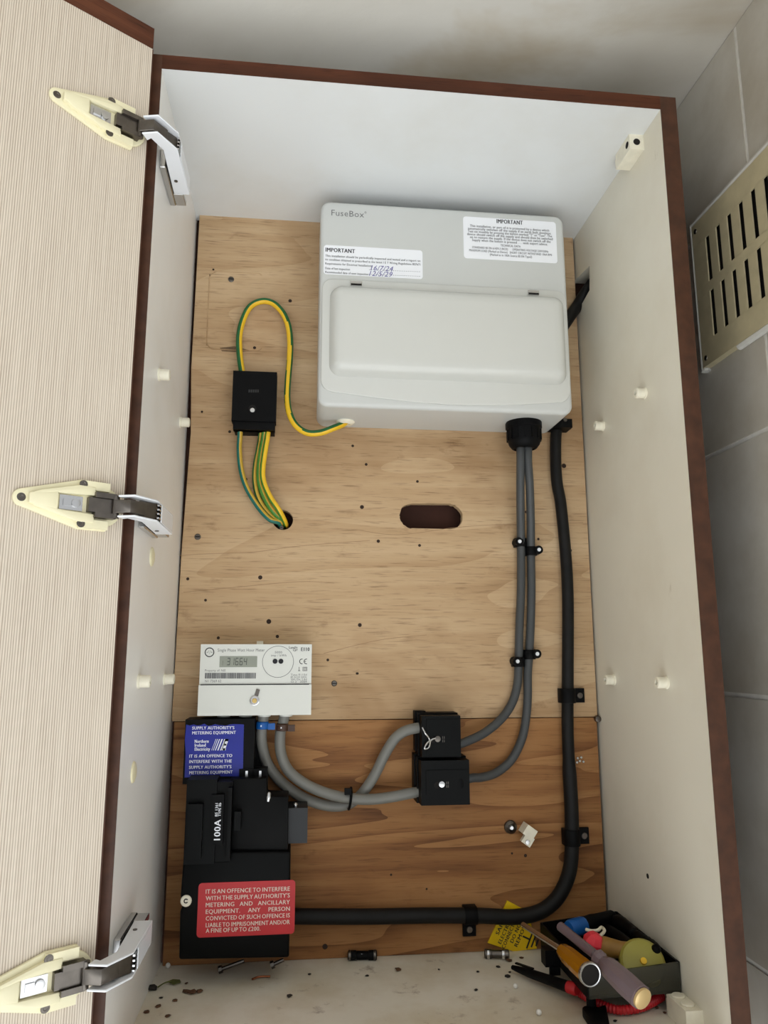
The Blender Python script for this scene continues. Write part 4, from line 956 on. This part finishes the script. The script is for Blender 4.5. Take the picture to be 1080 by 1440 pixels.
# clear violet screwdriver lying across the tray
A, B, C_ = UZ(787, 1302, .071), UZ(838, 1344, .0625), UZ(903, 1404, .046)
driver('screwdriver', A, B, C_, .0050, [(.0055, 0), (.0085, .04), (.0085, .10), (.0065, .16), (.0105, .32), (.0118, .7), (.0115, .97)], M_VIOL, M_VIOL, 'long screwdriver with clear violet handle and cream brass end cap', (.0098, M_GOLD))
A, B, C_ = UZ(735, 1300, .056), UZ(790, 1336, .0565), UZ(829, 1370, .056)
driver('screwdriver', A, B, C_, .0030, [(.006, 0), (.0075, .05), (.0095, .3), (.0105, .8), (.0105, .98)], M_AMBER, M_STEEL, 'screwdriver with amber handle and a chrome ringed end')
e = (C_ - B).normalized()
rg = obj('chrome_ring', G().lathe(C_ - e * .002, e, [(.0097, 0), (.0112, 0), (.0114, .003), (.0108, .0042), (.0097, .0040), (.0097, 0)], 20), M_STEEL, bpy.data.objects['screwdriver.001'] if 'screwdriver.001' in bpy.data.objects else None)
obj('end_hollow', G().cyl(C_ + e * .0002, C_ + e * .001, .0096, n=18), M_DARK, bpy.data.objects['screwdriver.001'])
# black handled tool with blue collar
A, B = UZ(800, 1307, .046), UZ(866, 1288, .050); B.x = min(B.x, W - .012)
t = thing('knife', A, 'black handled tool with a bright blue collar at the back of the tray', 'tool')
ax = (B - A); L = ax.length
obj('handle', G().lathe(A, ax, [(0, .022), (.0085, .022), (.0095, .035), (.0085, L * .6), (.0075, L - .004), (.005, L), (0, L)], 14), M_BLACK, t)
obj('collar', G().lathe(A, ax, [(0, 0), (.0090, 0), (.0100, .003), (.0100, .021), (.009, .0235), (0, .0235)], 12), M_BLUEP, t)
# second black tool along the side panel with cap
A, B = UX(864, 1294, W - .014), UX(924, 1340, W - .014)
t = thing('pliers', (A + B) / 2, 'black gripped pliers lying along the side panel in the tray', 'tool')
obj('grip', G().tube([A, A * .7 + B * .3 + Vector((0, 0, .003)), A * .3 + B * .7 + Vector((0, 0, .002)), B], lambda q: .007 + .0015 * math.sin(q * 9), 12, sub=8, rib=.1), M_BLACK, t)
obj('grip', G().tube([A + Vector((-.018, -.004, -.006)), A * .6 + B * .4 + Vector((-.016, 0, -.003)), B + Vector((-.012, .008, -.006))], lambda q: .0065, 12, sub=8), M_BLACK, t)
obj('grip_stud', G().lathe(UX(926, 1332, W - .014) - Vector((.004, 0, .004)), (0, -.6, .8), [(0, 0), (.005, 0), (.005, .005), (.003, .008), (0, .008)], 12), M_BLACK, t)
# tan wooden handle and coral cap
A, B = UZ(828, 1328, .050), UZ(886, 1338, .050)
obj('file_handle', G().lathe(A, B - A, [(0, 0), (.006, 0), (.0095, .006), (.0105, .018), (.0085, .035), (.0095, .045), (.006, (B - A).length), (0, (B - A).length)], 16), M_TAN, label='tan wooden file handle between coral cap and yellow green reel', cat='handle')
c = UZ(832, 1319, .060); random.seed(5)
obj('plastic_cap', G().lathe(c + Vector((0, 0, -.006)), (.3, -.3, .8), [(0, 0), (.0105, 0), (.0110, .004), (.0075, .011), (0, .013)], 7), M_PINK, label='faceted coral red plastic cap beside the blue collar', cat='cap', sm=10)
pts = [UZ(u, v, .059) for u, v in ((824, 1307), (832, 1309), (841, 1308), (846, 1304), (850, 1309), (845, 1315), (840, 1318))]
obj('cable_offcut', G().tube(pts, .0018, 8, sub=6), M_PEG, label='curled offcut of white cable lying on the tools', cat='cable')
# yellow-green reel
c = UZ(903, 1355, .0425); ax = Vector((-.15, -.80, .58)); ax.normalize()
t = thing('tape_reel', c, 'yellow green round plastic reel standing in the tray', 'reel')
obj('disc', G().lathe(c, ax, [(0, -.008), (.021, -.008), (.0235, -.006), (.0235, .004), (.021, .0065), (.010, .008), (.004, .0075), (0, .0075)], 28), M_OLIVE, t)
obj('hub_stud', G().lathe(c + ax * .0072, ax, [(0, 0), (.0035, 0), (.0032, .003), (0, .0036)], 14), M_YEL, t)
p = UZ(886, 1368, .030); obj('plastic_cap', G().lathe(p, (.8, -.3, .2), [(0, 0), (.006, 0), (.0065, .002), (.0065, .012), (.005, .014), (0, .014)], 14), M_BLUEP, label='dull blue plastic cap low in the tray by the reel', cat='cap')
# small black terminal box
c = UZ(776, 1345, .030)
obj('terminal_strip', G().box(c.x - .010, c.x + .010, c.y - .008, c.y + .008, c.z - .008, c.z + .009, .001, 2, ).box(c.x - .006, c.x + .006, c.y - .010, c.y - .007, c.z - .016, c.z - .007, .001, 2), M_BLACK, label='small black plug connector under the amber screwdriver', cat='connector')
# red ribbed flex
pts = [FZ(u, v, z) for u, v, z in ((806, 1390, .010), (822, 1400, .007), (843, 1412, .006), (868, 1420, .006), (895, 1418, .006), (915, 1410, .007), (930, 1401, .008))]
obj('red_flex', G().tube(pts, .0048, 12, sub=12, rib=.22), M_REDP, label='ribbed red flex curling in front of the tray', cat='cable')
# black pen tester with red collar
A, B = FZ(720, 1360, .006), FZ(806, 1390, .014)
t = thing('pen_tester', A, 'slim black pen shaped tester with red collar on the cabinet floor', 'tester')
L = (B - A).length
obj('barrel', G().lathe(A, B - A, [(0, 0), (.0025, .001), (.0036, .012), (.0048, .03), (.0055, L * .7), (.006, L - .006), (0, L - .006)], 14), M_BLACK, t)
obj('collar', G().lathe(A, B - A, [(0, L - .0062), (.0064, L - .006), (.0064, L + .004), (.005, L + .006), (0, L + .006)], 14), M_REDP, t)
obj('pocket_clip', G().box(-.014, .014, -.0016, .0016, -.0008, .0008, .0005, 1, mat=Matrix.Translation(A + (B - A) * .22 + Vector((0, 0, .0058))) @ (B - A).to_track_quat('X', 'Z').to_matrix().to_4x4()), M_BLACK, t)
# black wedge shaped tool guard in front
wp = [FZ(u, v, .010) for u, v in ((818, 1416), (822, 1413), (842, 1415), (852, 1411), (858, 1442), (848, 1443), (836, 1437), (826, 1428))]
obj('wire_cutter', G().prism([(p.x, p.y) for p in wp], .0003, .010, 'z', .002, 2), M_BLACK, label='black wedge shaped cutter guard on the floor before the red flex', cat='tool')

# ------------------------------------------------------------------ bits on the cabinet floor
def barrel(u0, v0, u1, v1, r, mat, name, label, cat, bands):
    A, B = FZ(u0, v0, r), FZ(u1, v1, r); A.y = min(A.y, -r - .001); B.y = min(B.y, -r - .001); L = (B - A).length
    t = thing(name, (A + B) / 2 - Vector((0, 0, r)), label, cat)
    obj('barrel', G().lathe(A, B - A, [(0, 0), (r * .8, 0), (r, .001), (r, L * .28), (r * .86, L * .3), (r * .86, L * .7), (r, L * .72), (r, L - .001), (r * .8, L), (0, L)], 14), mat, t)
    for f, m in bands: obj('end_band', G().lathe(A + (B - A) * f, B - A, [(r * 1.0, 0), (r * 1.06, .0003), (r * 1.06, .003), (r * 1.0, .0033)], 14), m, t)
    return t, A, B
t, A, B = barrel(489, 1343, 530, 1343, .0056, M_BLACK, 'cartridge_fuse', 'small dark cartridge fuse with pale lettering lying against the lower board', 'fuse', ((.02, M_DSTEEL), (.88, M_DSTEEL)))
g = G().text('DIX', Vector((A.x + .016, A.y - .0051, A.z - .002)), Vector((B.x - .012, A.y - .0051, A.z - .002)), .005, bold=.02)
obj('lettering', g, M_WPRINT, t)
barrel(681, 1341, 716, 1342, .0055, M_DSTEEL, 'cable_connector', 'small grey metal connector lying under the yellow tag', 'connector', ((.1, M_STEEL), (.7, M_STEEL)))
pts = [FZ(u, v, .002) for u, v in ((355, 1377), (362, 1374), (370, 1373), (380, 1373))]
obj('wire_offcut', G().tube(pts, .0012, 8, sub=4), M_COPPER, label='short twisted copper wire offcut on the floor below the cutout', cat='wire')
pts = [FZ(u, v, .0035) for u, v in ((222, 1388), (232, 1382), (240, 1380))]
o = obj('dried_leaf', G().tube(pts, .0008, 6, sub=4), M_LEAF, label='dried green leaf on a thin stalk in the floor corner', cat='leaf')
c = FZ(246, 1379, .003); obj('leaf_blade', G().prism([(c.x - .008, c.y), (c.x - .003, c.y + .005), (c.x + .005, c.y + .003), (c.x + .007, c.y - .003), (c.x, c.y - .008), (c.x - .004, c.y - .005)], .002, .0028, 'z'), M_LEAF, o)
random.seed(11)
def crumb(u, v, r, mat, name, label, cat, group):
    p = FZ(u, v, 0); p.y = min(p.y, -.004); bm = bmesh.new(); bmesh.ops.create_icosphere(bm, subdivisions=1 if mat != M_WCRUMB else 2, radius=r)
    k = 0 if mat == M_WCRUMB else .35
    for vv in bm.verts: vv.co *= 1 + random.uniform(-k, k); vv.co.z *= (1 if k == 0 else .35)
    zmin = min(vv.co.z for vv in bm.verts); g = G(); g.bm.free(); g.bm = bm; bmesh.ops.translate(bm, vec=(p.x, p.y, -zmin), verts=bm.verts)
    obj(name, g, mat, label=label, cat=cat, group=group, sm=60)
for u, v, r in ((236, 1361.5, .0030), (725, 1390, .0026), (750, 1373, .0026), (758, 1428, .0030), (771, 1379, .0030), (744, 1370.5, .0028)):
    crumb(u, v, r, M_WCRUMB, 'white_bead', 'tiny white round bead loose on the cabinet floor', 'bead', 'white beads on the cabinet floor')
for u, v, r in ((407, 1402, .0035), (435, 1371, .0024), (516, 1373, .0024), (714, 1374, .0034), (701, 1360, .0026), (617, 1364, .0018), (672, 1367, .002), (669, 1393, .0022), (717, 1368, .002), (865, 1437, .0025), (226, 1404, .0024)):
    crumb(u, v, r, M_DCRUMB, 'dark_crumb', 'tiny dark crumb loose on the cabinet floor', 'crumb', 'dark crumbs on the cabinet floor')
crumb(213, 1392, .0075, M_DCRUMB, 'grit_lump', 'dark lump of grit in the floor corner by the leaf stalk', 'grit', None)
for u, v, r in ((262, 1396, .006), (270, 1398, .007), (280, 1396, .005), (246, 1408, .004), (223, 1416, .0045), (560, 1365, .006), (236, 1430, .004), (206, 1424, .004), (262, 1384, .003), (716, 1352, .005), (733, 1348, .004), (923, 1418, .004), (935, 1425, .003)):
    crumb(u, v, r * .75, M_CRUMB, 'rust_flake', 'rusty brown flake of dirt lying on the cabinet floor', 'debris', 'brown flakes on the cabinet floor')

# ------------------------------------------------------------------ wall vent
va, vb = UX(972, 322, XW - .008), UX(990, 518, XW - .008)
vy1 = min(va.y, vb.y); vzt, vzb = va.z, vb.z; vy0 = vy1 - .24; xv = XW - .009
vt = thing('air_vent', (XW - .005, (vy0 + vy1) / 2, vzb), 'yellowed plastic slotted air vent on the tiled wall', 'air vent')
g = G(); bd = .010
def vb_(g, y0, y1, z0, z1, x0=xv, x1=xv + .0016, bev=.0005): g.box(x0, x1, y0, y1, z0, z1, bev, 2)
mats = [M_VENT]
s0 = UX(940 + 205 / 3.6, 160 + 740 / 3.6, xv); s5 = UX(940 + 435 / 3.6, 160 + 500 / 3.6, xv)
pitch = abs(s5.y - s0.y) / 4; zmid = (vzt + vzb) / 2; print('vent', vzt, vzb, vy1, s0, s5, pitch)
rt, rm = .030, .006
g = G(); vb_(g, vy0, vy1, vzt - rt, vzt); obj('top_rail', g, M_VENT, vt)
g = G(); vb_(g, vy0, vy1, vzb, vzb + rt); obj('bottom_rail', g, M_VENT, vt)
g = G(); vb_(g, vy0, vy1, zmid - rm, zmid + rm); obj('middle_rail', g, M_VENT, vt)
sw_ = .0088; ys = [s0.y - k * pitch for k in range(16)]; ys = [y for y in ys if y - sw_ / 2 > vy0 + .012]
edges = [vy1] + sum([[y + sw_ / 2, y - sw_ / 2] for y in ys], []) + [vy0]
for k in range(0, len(edges), 2):
    for z0, z1 in ((vzb + rt - .0005, zmid - rm + .0005), (zmid + rm - .0005, vzt - rt + .0005)):
        g = G(); vb_(g, edges[k + 1], edges[k], z0, z1, bev=.0006); obj('slat', g, M_VENT, vt)
g = G(); g.box(XW - .0022, XW - .0003, vy0 + .003, vy1 - .003, vzb + .003, vzt - .003); obj('dark_backing', g, M_DARK, vt)
for y0_, y1_, z0_, z1_ in ((vy1 - .003, vy1, vzb, vzt), (vy0, vy0 + .003, vzb, vzt), (vy0, vy1, vzb, vzb + .003), (vy0, vy1, vzt - .003, vzt)):
    g = G(); vb_(g, y0_, y1_, z0_, z1_, x0=xv + .0014, x1=XW - .0003, bev=.0003); obj('vent_rim', g, M_VENT, vt)
for y, z in ((vy1 - .008, vzt - .010), (vy1 - .008, vzb + .010)): obj('screw', G().lathe((xv + .0002, y, z), (-1, 0, 0), [(0, 0), (.0035, 0), (.003, .001), (0, .0012)], 12), M_DSTEEL, vt)
g = G().tube([(XW - .004, vy0, vzt + .003), (XW - .004, vy1 - .02, vzt + .003), (XW - .004, vy1 + .001, vzt + .003)], .0055, 8, sub=3, up=(1, 0, 0)); obj('caulk_bead', g, M_CAULK, vt)
g = G().tube([(XW - .004, vy1 + .003, vzt + .005), (XW - .004, vy1 + .003, zmid), (XW - .004, vy1 + .003, vzb - .003)], .0055, 8, sub=3, up=(1, 0, 0)); obj('caulk_bead', g, M_CAULK, vt)
g = G().tube([(XW - .004, vy1 - .07, vzb - .001), (XW - .004, vy1 - .1, vzb - .001), (XW - .004, vy0, vzb - .002)], .0045, 8, sub=3, up=(1, 0, 0)); obj('caulk_bead', g, M_CAULK, vt)
